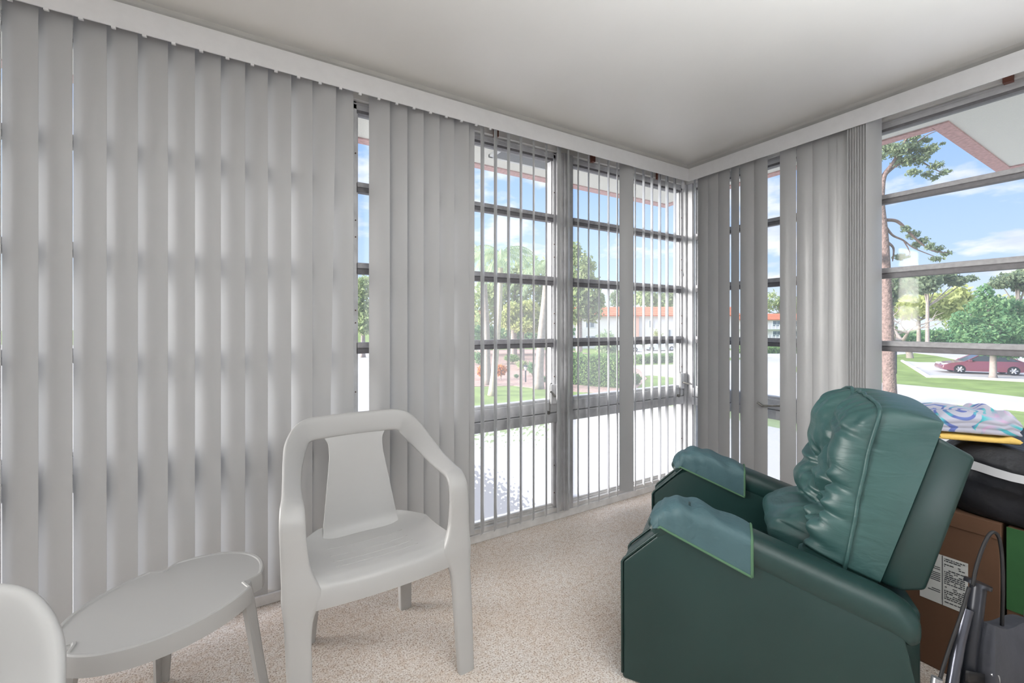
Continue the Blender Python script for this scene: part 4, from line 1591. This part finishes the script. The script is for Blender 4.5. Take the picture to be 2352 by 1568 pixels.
# tall pine near the window
def pine():
    base = on_z(2045, 925)
    t = thing('pine_tree', 'tall pine with scaly trunk at the roadside, seen through the bare window', 'tree', base)
    D = 20.0
    def L(px, py, dd=0.0):
        return tuple(at_depth(px, py, D + dd) - base)
    b = BM()
    main = [L(2045, 925), L(2043, 880), L(2036, 700), L(2030, 560), L(2022, 470), L(2024, 440), L(2030, 405), L(2052, 372), L(2075, 330), L(2095, 300)]
    rr = [0.30, 0.262, 0.225, 0.20, 0.17, 0.14, 0.11, 0.07, 0.05, 0.03]
    P = catmull([m_ + (r,) for m_, r in zip(main, rr)], 6)
    tube(b, [p[:3] for p in P], [p[3] for p in P], 12)
    def limb(pts, r):
        P_ = catmull([L(*p) for p in pts], 5)
        tube(b, P_, [r * (1 - 0.8 * i / len(P_)) for i in range(len(P_))], 7)
    limb([(2026, 440), (2022, 400), (2012, 350), (2008, 330)], 0.07)
    limb([(2030, 405), (2060, 380), (2100, 365), (2140, 385), (2170, 400)], 0.06)
    limb([(2052, 372), (2090, 340), (2130, 310), (2160, 298)], 0.05)
    limb([(2034, 505), (2060, 508), (2085, 530), (2105, 550), (2140, 575), (2178, 580)], 0.085)
    limb([(2034, 520), (2050, 540), (2075, 552), (2100, 570), (2150, 590)], 0.06)
    limb([(2036, 555), (2052, 570), (2050, 600)], 0.07)
    limb([(2075, 552), (2090, 580), (2080, 590)], 0.03)
    obj('trunk', b, M['bark_pine'], t, smooth=True)
    blobs = []
    for (x, y, rx, ry) in [(2060, 345, 30, 22), (2035, 340, 22, 20), (2090, 340, 30, 20), (2075, 370, 28, 16), (2110, 365, 30, 18), (2130, 345, 26, 14), (2145, 340, 16, 12), (2150, 380, 22, 10), (2170, 395, 18, 8),
                           (2100, 395, 22, 10), (2130, 400, 18, 8), (2095, 315, 25, 12), (2125, 322, 16, 8), (2165, 330, 8, 5), (2025, 360, 15, 12), (2145, 408, 16, 6),
                           (2080, 525, 14, 10), (2098, 540, 20, 12), (2118, 553, 20, 11), (2135, 565, 14, 10), (2155, 572, 18, 9), (2175, 582, 16, 7), (2068, 590, 20, 9), (2150, 594, 18, 7), (2105, 562, 14, 9), (2015, 500, 12, 12), (2010, 590, 14, 14)]:
        p = at_depth(x, y, D + (x % 7 - 3) * 0.12) - base
        k = D / FPX
        blobs.append((p.x, p.y, p.z, rx * k * 0.85, ry * k))
    obj('foliage', foliage_mesh(blobs, 5200, 0.085, 9, 0.2), M['leaf_pine'], t)
    return t


pine()
# spreading bare tree on the island
def bare():
    base = on_z(2090, 822)
    t = thing('bare_tree', 'leafless spreading tree with pale branches on the far grass island', 'tree', base)
    b = BM()
    rnd = random.Random(12)
    tw = BM()
    def grow(p, d, r, L, depth):
        n = 4
        pts = [p]
        q = p.copy()
        dd = d.copy()
        for _ in range(n):
            dd = (dd + Vector((rnd.gauss(0, 0.16), rnd.gauss(0, 0.16), rnd.gauss(0.03, 0.12)))).normalized()
            q = q + dd * (L / n)
            pts.append(q.copy())
        tube(b, pts, [r * (1 - 0.45 * i / n) for i in range(n + 1)], 7 if depth < 2 else 4, cap=False)
        if depth >= 5:
            return
        for _ in range(2 if depth else 6):
            v = Vector((rnd.gauss(0, 0.75), rnd.gauss(0, 0.75), rnd.gauss(0.05, 0.35)))
            grow(q, (dd + v).normalized(), r * 0.62, L * rnd.uniform(0.7, 0.95), depth + 1)
    grow(Vector((0, 0, 0)), Vector((0, 0, 1)), 0.34, 2.0, 0)
    tw.free()
    obj('trunk', b, M['bark_palm'], t, smooth=True)


bare()
# belt of trees beyond
belt = [
    ('pine_tree', 'slender pine with feathery crown behind the bare tree', 2050, 62, 640, [(2045, 655, 45, 40, 0), (2085, 645, 40, 35, 2), (2020, 690, 40, 45, 1)], 0.2, 'leaf_pine', 2600, 0.34),
    ('pine_tree', 'pine leaning over the bare tree, with open crown', 2130, 57, 640, [(2120, 650, 45, 30, 0), (2160, 632, 40, 14, 1), (2195, 645, 30, 12, 0), (2225, 640, 20, 8, 0)], 0.2, 'leaf_pine', 2200, 0.34),
    ('broadleaf_tree', 'yellow-green broadleaf tree filling the gap behind the bare tree', 2110, 70, 700, [(2080, 705, 70, 34, 0), (2150, 700, 70, 36, 0), (2200, 690, 40, 40, 0)], 0.25, 'leaf_yellow', 3200, 0.42),
    ('broadleaf_tree', 'mid green broadleaf tree behind the leafy street tree', 2260, 82, 690, [(2220, 720, 70, 50, 0), (2310, 715, 80, 44, 0), (2360, 730, 50, 40, 0)], 0.25, 'leaf_mid', 3200, 0.45),
    ('umbrella_pine_tree', 'flat topped pine rising over the street tree', 2338, 66, 650, [(2330, 640, 48, 16, 0), (2365, 628, 40, 16, 0), (2300, 652, 28, 12, 0), (2352, 660, 30, 10, 0)], 0.28, 'leaf_pine', 3000, 0.34),
    ('broadleaf_tree', 'low shrubby tree at the end of the bunched slats', 2015, 60, 745, [(2010, 740, 45, 40, 0), (1975, 745, 40, 40, 0)], 0.18, 'leaf_mid', 1500, 0.35),
    ('broadleaf_tree', 'tree standing over the far white building', 1790, 120, 690, [(1770, 690, 30, 26, 0), (1810, 700, 40, 26, 0), (1740, 705, 40, 25, 0), (1840, 705, 40, 24, 0), (1880, 700, 40, 30, 0)], 0.25, 'leaf_mid', 2200, 0.5),
    ('broadleaf_tree', 'bushy tree over the orange roof, nearer the corner post', 1500, 92, 675, [(1480, 682, 34, 26, 0), (1520, 690, 36, 26, 0), (1550, 684, 30, 24, 0)], 0.25, 'leaf_mid', 2200, 0.45),
    ('pine_tree', 'thin pine behind the orange roof beside the leafy tree', 1425, 96, 680, [(1420, 685, 26, 24, 0), (1440, 690, 24, 20, 0)], 0.2, 'leaf_pine', 1300, 0.4),
    ('broadleaf_tree', 'big leafy tree in front of the orange roofed building', 1330, 40, 620, [(1330, 620, 42, 50, 0), (1352, 665, 38, 45, 0), (1318, 700, 40, 55, 0), (1360, 715, 30, 30, 0), (1378, 690, 14, 20, 0), (1318, 575, 22, 22, 0)], 0.28, 'leaf_mid', 4600, 0.24),
    ('broadleaf_tree', 'dense tree behind the palm trunks', 1180, 45, 640, [(1150, 650, 60, 60, 0), (1215, 640, 60, 60, 0), (1255, 700, 40, 60, 0), (1110, 700, 50, 60, 0), (1190, 720, 60, 50, 0)], 0.3, 'leaf_mid', 5200, 0.28),
    ('pine_tree', 'bushy young pine behind the lean palm trunks', 1200, 36, 700, [(1180, 712, 26, 22, 0), (1215, 705, 26, 20, 0), (1205, 745, 40, 22, 0), (1160, 735, 22, 22, 0), (1240, 745, 22, 26, 0)], 0.16, 'leaf_yellow', 3400, 0.17),
    ('broadleaf_tree', 'loose green tree showing in the narrow slot of the closed blind', 834, 48, 690, [(834, 660, 34, 30, 0), (826, 705, 30, 30, 0), (846, 720, 30, 36, 0), (834, 750, 34, 22, 0)], 0.22, 'leaf_mid', 3200, 0.26),
    ('broadleaf_tree', 'low dense thicket of trees under the bare tree limbs', 2100, 88, 760, [(2030, 772, 45, 24, 0), (2090, 775, 55, 22, 0), (2150, 775, 50, 24, 0), (2210, 772, 50, 26, 0)], 0.25, 'leaf_dark', 3000, 0.4),
    ('broadleaf_tree', 'low dense thicket behind the parked maroon car', 2330, 98, 760, [(2270, 775, 60, 28, 0), (2340, 772, 60, 30, 0), (2410, 772, 60, 30, 0)], 0.25, 'leaf_mid', 2200, 0.45),
    ('broadleaf_tree', 'low thicket behind the palm trunks and crotons', 1170, 52, 760, [(1100, 765, 50, 28, 0), (1160, 768, 50, 26, 0), (1220, 765, 50, 30, 0), (1280, 765, 50, 30, 0)], 0.25, 'leaf_dark', 2800, 0.3),
]
for k, (nm, lab, px, d, top, crown, tr, leaf, cnt, size) in enumerate(belt):
    tree(nm, lab, px, 0, d, top, crown, tr, leaf, 'bark_grey', cnt, size, 20 + k, G_BELT)


# palms
def palm(label, path, crown_px, crown_py, D, r, bark, seed, frond_len=2.3, n=15):
    base = at_depth(path[0][0], path[0][1], D); base.z = GND
    t = thing('palm_tree', label, 'palm', base, group='palms in the mulch bed')
    b = BM()
    pts = [tuple(at_depth(x, y, D) - base) for x, y in path]
    pts[0] = (0, 0, 0)
    P = catmull(pts, 6)
    tube(b, P, [r * (1.45 - 0.45 * min(1, i / 3)) * (1 - 0.25 * i / len(P)) for i in range(len(P))], 10)
    obj('trunk', b, M[bark], t, smooth=True)
    top = at_depth(crown_px, crown_py, D) - base
    rnd = random.Random(seed)
    b = BM()
    for k in range(n):
        a = 2 * math.pi * k / n + rnd.uniform(-0.2, 0.2)
        el = rnd.uniform(-0.1, 1.15)
        d = Vector((math.cos(a) * math.cos(el), math.sin(a) * math.cos(el), math.sin(el)))
        q = top.copy()
        spine = [q.copy()]
        L = frond_len * rnd.uniform(0.8, 1.15)
        for s in range(12):
            d = (d + Vector((0, 0, -0.17))).normalized()
            q = q + d * L / 12
            spine.append(q.copy())
        tube(b, spine, [0.022 * (1 - i / 14) for i in range(13)], 4, cap=False)
        for s in range(1, 13):
            dd = (spine[s] - spine[s - 1]).normalized()
            sd_ = dd.cross(Vector((0, 0, 1)))
            sd_ = sd_.normalized() if sd_.length > 0.05 else Vector((1, 0, 0))
            for sg in (-1, 1):
                for h in (0.0, 0.5):
                    p = spine[s - 1].lerp(spine[s], h)
                    ln = 0.55 * math.sin(math.pi * min(0.96, (s + h) / 13.5)) + 0.12
                    tip = p + (sd_ * sg * 0.75 + dd * 0.35 + Vector((0, 0, -0.75 - 0.3 * rnd.random()))).normalized() * ln
                    w = dd * 0.035
                    b.faces.new([b.verts.new(p - w), b.verts.new(p + w), b.verts.new(tip)])
    obj('foliage', b, M['leaf_palm'], t)
    return t


palm('palm with a pale leaning trunk, foremost in the mulch bed', [(1130, 907), (1140, 800), (1147, 700), (1150, 615)], 1152, 585, 22.1, 0.17, 'bark_pale', 1, 2.2)
palm('palm with grey upright trunk beside the closed slats', [(1120, 880), (1118, 760), (1112, 650), (1110, 600)], 1106, 590, 26, 0.2, 'bark_palm', 2, 2.3)
palm('palm with stout grey trunk near the window post', [(1236, 893), (1243, 780), (1252, 690), (1256, 640)], 1250, 615, 24.5, 0.26, 'bark_palm', 3, 2.4, 17)


def shrub(name, label, px, py, w_px, h_px, leaf, seed, count=700, size=0.07, group=None, cat='shrub', D=None, blocky=False):
    base = on_z(px, py) if D is None else at_depth(px, 800, D)
    base.z = GND
    d = (base - CAM).dot(FWD)
    k = d / FPX
    t = thing(name, label, cat, base, 0, group)
    rnd = random.Random(seed)
    rx, rz = w_px * k / 2, h_px * k / 2
    blobs = [(rnd.uniform(-.3, .3) * rx, rnd.uniform(-.3, .3) * rx, rz * rnd.uniform(0.75, 1.15), rx * rnd.uniform(.55, .8), rz * rnd.uniform(.6, .85)) for _ in range(5)]
    obj('foliage', foliage_mesh(blobs, count, size, seed, 0.5), M[leaf], t)
    b = BM()
    for _ in range(4):
        p = Vector((rnd.uniform(-.3, .3) * rx, rnd.uniform(-.3, .3) * rx, rz))
        tube(b, [(0, 0, 0), tuple(p)], 0.025, 5)
    obj('stem', b, M['bark_grey'], t)
    return t


def hedge(label, a, bpx, h_px, seed, count, size, thick=1.2, leaf='leaf_hedge'):
    p, q = on_z(*a), on_z(*bpx)
    mid = (p + q) * 0.5
    t = thing('clipped_hedge', label, 'hedge', (mid.x, mid.y, GND), math.atan2(q.y - p.y, q.x - p.x), 'clipped hedges')
    L = (q - p).length
    d = (mid - CAM).dot(FWD)
    h = h_px * d / FPX
    b = BM()
    box(b, -L / 2 + 0.1, L / 2 - 0.1, 0.1, thick - 0.1, 0.0, h - 0.12, 0.15)
    obj('core', b, M['leaf_core'], t)
    b = BM()
    rnd = random.Random(seed)
    for _ in range(count):
        f = rnd.random()
        x = rnd.uniform(-L / 2, L / 2)
        bump = 0.10 * math.sin(x * 3.1) + 0.06 * math.sin(x * 7.7 + 1)
        if f < 0.55:
            c = Vector((x, rnd.gauss(0.03, 0.06), rnd.uniform(0.0, h)))
        elif f < 0.85:
            c = Vector((x, rnd.uniform(0, thick), h + bump * 0.6 + rnd.gauss(0, 0.05)))
        else:
            c = Vector((rnd.choice((-1, 1)) * (L / 2 + rnd.gauss(0, 0.06)), rnd.uniform(0, thick), rnd.uniform(0, h)))
        leaf_quad(b, c, size, rnd)
    obj('foliage', b, M[leaf], t)


hedge('broad clipped hedge in the mulch, seen between the edge-on slats', (1296, 882), (1428, 893), 68, 5, 5200, 0.085, 1.6)
hedge('low clipped hedge beyond the drive by the parked white cars', (1468, 836), (1600, 830), 18, 6, 2600, 0.10, 1.2)
hedge('long low hedge before the far white building', (1700, 812), (1860, 812), 14, 7, 2200, 0.16, 1.5)
shrub('croton_bush', 'orange croton bush behind the pale leaning palm trunk', 1150, 874, 34, 44, 'leaf_croton', 1, 1400, 0.075, 'crotons')
shrub('croton_bush', 'orange croton bush beside the closed slats', 1106, 872, 30, 44, 'leaf_croton', 2, 1200, 0.075, 'crotons')
shrub('croton_bush', 'orange croton bush against the window post', 1266, 876, 24, 46, 'leaf_croton', 3, 1200, 0.075, 'crotons')
shrub('round_shrub', 'round green shrub beside the path lamp', 1222, 864, 30, 38, 'leaf_dark', 4, 1100, 0.075, 'shrubs in the mulch bed')
shrub('round_shrub', 'low olive shrub behind the path lamp', 1196, 850, 40, 26, 'leaf_mid', 5, 900, 0.08, 'shrubs in the mulch bed')
shrub('round_shrub', 'broad green shrub behind the orange crotons', 1176, 836, 50, 26, 'leaf_hedge', 6, 1200, 0.10, 'shrubs in the mulch bed')
shrub('round_shrub', 'tiny green tuft in open mulch', 1186, 869, 14, 12, 'leaf_dark', 7, 260, 0.06, 'shrubs in the mulch bed')
shrub('round_shrub', 'dark shrub at the foot of the stout palm', 1250, 878, 14, 18, 'leaf_dark', 8, 320, 0.07, 'shrubs in the mulch bed')
shrub('round_shrub', 'rounded shrub at the end of the broad hedge', 1462, 884, 34, 34, 'leaf_hedge', 9, 1200, 0.08, 'shrubs in the mulch bed')
shrub('round_shrub', 'dark shrub behind the croton bush at the edge of the closed slats', 1100, 838, 40, 36, 'leaf_dark', 10, 900, 0.1, 'shrubs in the mulch bed')
shrub('round_shrub', 'yellowish shrub against the white building', 1512, 806, 30, 52, 'leaf_yellow', 11, 900, 0.14, 'shrubs along the building', D=64.2)
shrub('round_shrub', 'blue-green shrub against the salmon pier', 1478, 806, 30, 34, 'leaf_palm', 12, 700, 0.14, 'shrubs along the building', D=64.2)
shrub('sago_palm', 'spiky low palm behind the broad hedge', 1392, 828, 70, 78, 'leaf_palm', 13, 1600, 0.20, None, 'palm')
shrub('round_shrub', 'red flowering shrub beside the bunched slats', 2012, 808, 36, 34, 'leaf_croton', 14, 600, 0.16, 'shrubs by the drive')

# --- buildings
def building(label, px0, px1, D, wall_h, roof_h, wins, piers=(), overhang=0.6, depth=10, balconies=False):
    a = at_depth(px0, 746, D); c = at_depth(px1, 746, D)
    a.z = c.z = GND
    t = thing('apartment_building', label, 'building', a, math.atan2(c.y - a.y, c.x - a.x))
    L = (c - a).length
    b = BM(); box(b, 0, L, 0, depth, 0, wall_h); obj('wall', b, M['stucco'], t)
    b = BM()
    o_ = overhang
    prism(b, [(-o_, wall_h - 0.05), (depth + o_, wall_h - 0.05), (depth + o_, wall_h + 0.12), (depth * 0.5 + 1.5, wall_h + roof_h), (depth * 0.5 - 2.5, wall_h + roof_h), (-o_, wall_h + 0.12)], 0, -o_, L + o_)
    obj('roof', b, M['tile'], t)
    k = D / FPX
    for (wx0, wx1, z0, z1) in wins:
        b = BM()
        box(b, wx0, wx1, -0.06, 0.05, z0, z1)
        f = obj('window', b, M['win_frame'], t)
        b = BM()
        m_ = (wx0 + wx1) / 2
        box(b, wx0 + 0.1, m_ - 0.05, -0.075, -0.05, z0 + 0.1, z1 - 0.1)
        box(b, m_ + 0.05, wx1 - 0.1, -0.075, -0.05, z0 + 0.1, z1 - 0.1)
        obj('pane', b, M['win_dark'], f)
    for (x0, x1) in piers:
        b = BM(); box(b, x0, x1, -0.25, 0.1, 0, wall_h); obj('pier', b, M['salmon'], t)
    if balconies:
        for z in (0.2, 2.7):
            b = BM()
            for x in [i * 0.9 for i in range(int(L / 0.9))]:
                box(b, x, x + 0.12, -1.3, -1.2, z, z + 1.0)
            box(b, 0, L, -1.32, -1.18, z + 0.98, z + 1.06)
            box(b, 0, L, -1.3, 0, z - 0.15, z)
            obj('balcony_rail', b, M['win_frame'], t)
    return t


building('white two storey building with orange tile roof behind the broad hedge', 1312, 1690, 66, 5.05, 1.5,
         [(2.2, 3.6, 3.2, 4.6), (2.2, 3.8, 0.8, 2.0), (0.3, 1.4, 0.6, 1.8), (12.0, 12.7, 3.2, 4.4), (14.6, 15.4, 1.6, 3.0), (18.0, 20.0, 3.0, 4.4)], [(9.6, 10.4)])
building('far white building with balconies under an orange roof, in the narrow gap', 1690, 1950, 105, 4.9, 1.6, [(x, x + 2.2, z, z + 1.4) for x in (1, 5, 9, 13, 17, 21) for z in (0.8, 3.3)], (), balconies=True)
building('small pale house with orange roof behind the palms', 1040, 1108, 60, 4.2, 1.6, [(2.4, 3.8, 2.0, 3.6)], ())


# --- cars
def car(label, front, rear, paint, L=4.75, W=1.82, H=1.44, group='parked cars'):
    f, r = front.copy(), rear.copy()
    ax = (f - r); ax.z = 0; ax.normalize()
    mid = (f + r) * 0.5
    side = Vector((-ax.y, ax.x, 0))
    if (CAM - mid).dot(side) > 0:
        side = -side
    mid = mid + side * (W / 2 - 0.1)
    t = thing('parked_car', label, 'car', (mid.x, mid.y, GND + 0.025), math.atan2(ax.y, ax.x), group)
    hl = L / 2
    low = [(-hl, 0.42), (-hl + 0.05, 0.28), (-1.72, 0.22), (1.75, 0.20), (hl - 0.1, 0.24), (hl, 0.40), (hl - 0.06, 0.62), (hl - 0.45, 0.76), (1.05, 0.92), (0.7, 0.95), (-1.55, 0.98), (-hl + 0.12, 0.94), (-hl + 0.02, 0.72)]
    b = BM()
    prism(b, low, 1, -W / 2, W / 2, 0.07, 3)
    obj('body', b, M[paint], t, smooth=True, angle=35)
    b = BM()
    hw, tw = W / 2 - 0.06, W / 2 - 0.24
    base_ = [(1.10, 0.90), (-1.85, 0.93)]
    top_ = [(0.25, H), (-1.05, H - 0.01)]
    vb = [b.verts.new((1.12, s * hw, 0.90)) for s in (-1, 1)] + [b.verts.new((-1.9, s * hw, 0.93)) for s in (-1, 1)]
    vt = [b.verts.new((0.28, s * tw, H - 0.03)) for s in (-1, 1)] + [b.verts.new((-1.0, s * tw, H - 0.03)) for s in (-1, 1)]
    b.faces.new((vb[0], vb[1], vt[1], vt[0])); b.faces.new((vb[2], vt[2], vt[3], vb[3]))
    b.faces.new((vb[0], vt[0], vt[2], vb[2])); b.faces.new((vb[1], vb[3], vt[3], vt[1]))
    b.faces.new(vt[:2] + [vt[3], vt[2]]); b.faces.new((vb[0], vb[2], vb[3], vb[1]))
    obj('windows', b, M['car_glass'], t)
    b = BM()
    box(b, -1.03, 0.31, -tw - 0.01, tw + 0.01, H - 0.05, H, 0.02)
    for s in (-1, 1):
        for (x0, z0, x1, z1) in ((1.12, 0.9, 0.28, H - 0.03), (-1.9, 0.93, -1.0, H - 0.03), (-0.42, 0.92, -0.42, H - 0.03)):
            tube(b, [(x0, s * (hw + 0.005), z0), (x1, s * (tw + 0.005), z1)], 0.035, 6)
    obj('roof', b, M[paint], t, smooth=True, angle=40)
    for x in (1.42, -1.36):
        for s in (-1, 1):
            b = BM()
            y = s * (W / 2 - 0.09)
            tube(b, [(x, y - 0.1 * s, 0.325), (x, y + 0.10 * s, 0.325)], 0.325, 24)
            wl = obj('wheel', b, M['rubber'], t, smooth=True, angle=40)
            b = BM()
            tube(b, [(x, y + 0.09 * s, 0.325), (x, y + 0.115 * s, 0.325)], 0.07, 10)
            for k in range(6):
                a = k * math.pi / 3
                c0 = Vector((x, y + 0.11 * s, 0.325))
                tube(b, [c0, c0 + Vector((math.cos(a) * 0.2, 0, math.sin(a) * 0.2))], [0.04, 0.055], 6)
            obj('rim', b, M['alloy'], wl, smooth=True, angle=40)
    for s in (-1, 1):
        b = BM(); box(b, hl - 0.42, hl - 0.08, s * 0.62 - 0.2, s * 0.62 + 0.2, 0.60, 0.73, 0.03); obj('headlamp', b, M['lens'], t)
        b = BM(); box(b, -hl + 0.0, -hl + 0.14, s * 0.66 - 0.17, s * 0.66 + 0.17, 0.72, 0.88, 0.02); obj('tail_lamp', b, M['red_lens'], t)
        b = BM(); box(b, 0.78, 0.98, s * (W / 2 + 0.08) - 0.08, s * (W / 2 + 0.08) + 0.08, 0.92, 1.04, 0.03); obj('mirror', b, M[paint], t)
    return t


car('maroon sedan parked behind the small green tree', on_z(2194, 857.5), on_z(2340, 863.5), 'maroon')
car('white car parked before the orange roofed building, seen whole', on_z(1484, 806), on_z(1556, 806), 'white_paint')
car('white car parked in profile beside the upright face-on slat', on_z(1400, 808), on_z(1470, 808.5), 'white_paint')

# --- lamp posts and small ground things
def lamp_post(label, px, py, h, s=1.0):
    base = on_z(px, py)
    t = thing('lamp_post', label, 'lamp', base)
    b = BM(); tube(b, [(0, 0, 0), (0, 0, h - 0.3 * s)], 0.045 * s, 8); obj('pole', b, M['graphite'], t)
    b = BM()
    lathe(b, [(0.05 * s, h - 0.32 * s), (0.12 * s, h - 0.12 * s), (0.12 * s, h - 0.10 * s)], seg=6)
    obj('lantern', b, M['lens'], t)
    b = BM()
    lathe(b, [(0.16 * s, h - 0.11 * s), (0.10 * s, h - 0.03 * s), (0.02 * s, h)], seg=6)
    obj('cap', b, M['graphite'], t)


lamp_post('tall black lamp post on the lawn beside the pine trunk', 2058, 858, 2.35, 1.25)
lamp_post('short black lantern standing in the mulch bed', 1207, 878, 1.12, 1.1)
p = on_z(2275, 941)
b = BM(); lathe(b, [(0.42, 0), (0.42, 0.03), (0.36, 0.04)], seg=20)
tag(obj('utility_cover', b, M['kerb'], loc=(p.x, p.y, GND)), 'round pale utility cover set in the near lawn', 'cover')
p = on_z(2125, 846)
b = BM(); box(b, -0.9, 0.9, -0.09, 0.09, 0.02, 0.16, 0.03)
o = tag(obj('wheel_stop', b, M['kerb'], loc=(p.x, p.y, GND)), 'concrete wheel stop at the kerb near the maroon car', 'wheel stop')
o.rotation_euler = (0, 0, math.radians(-60))
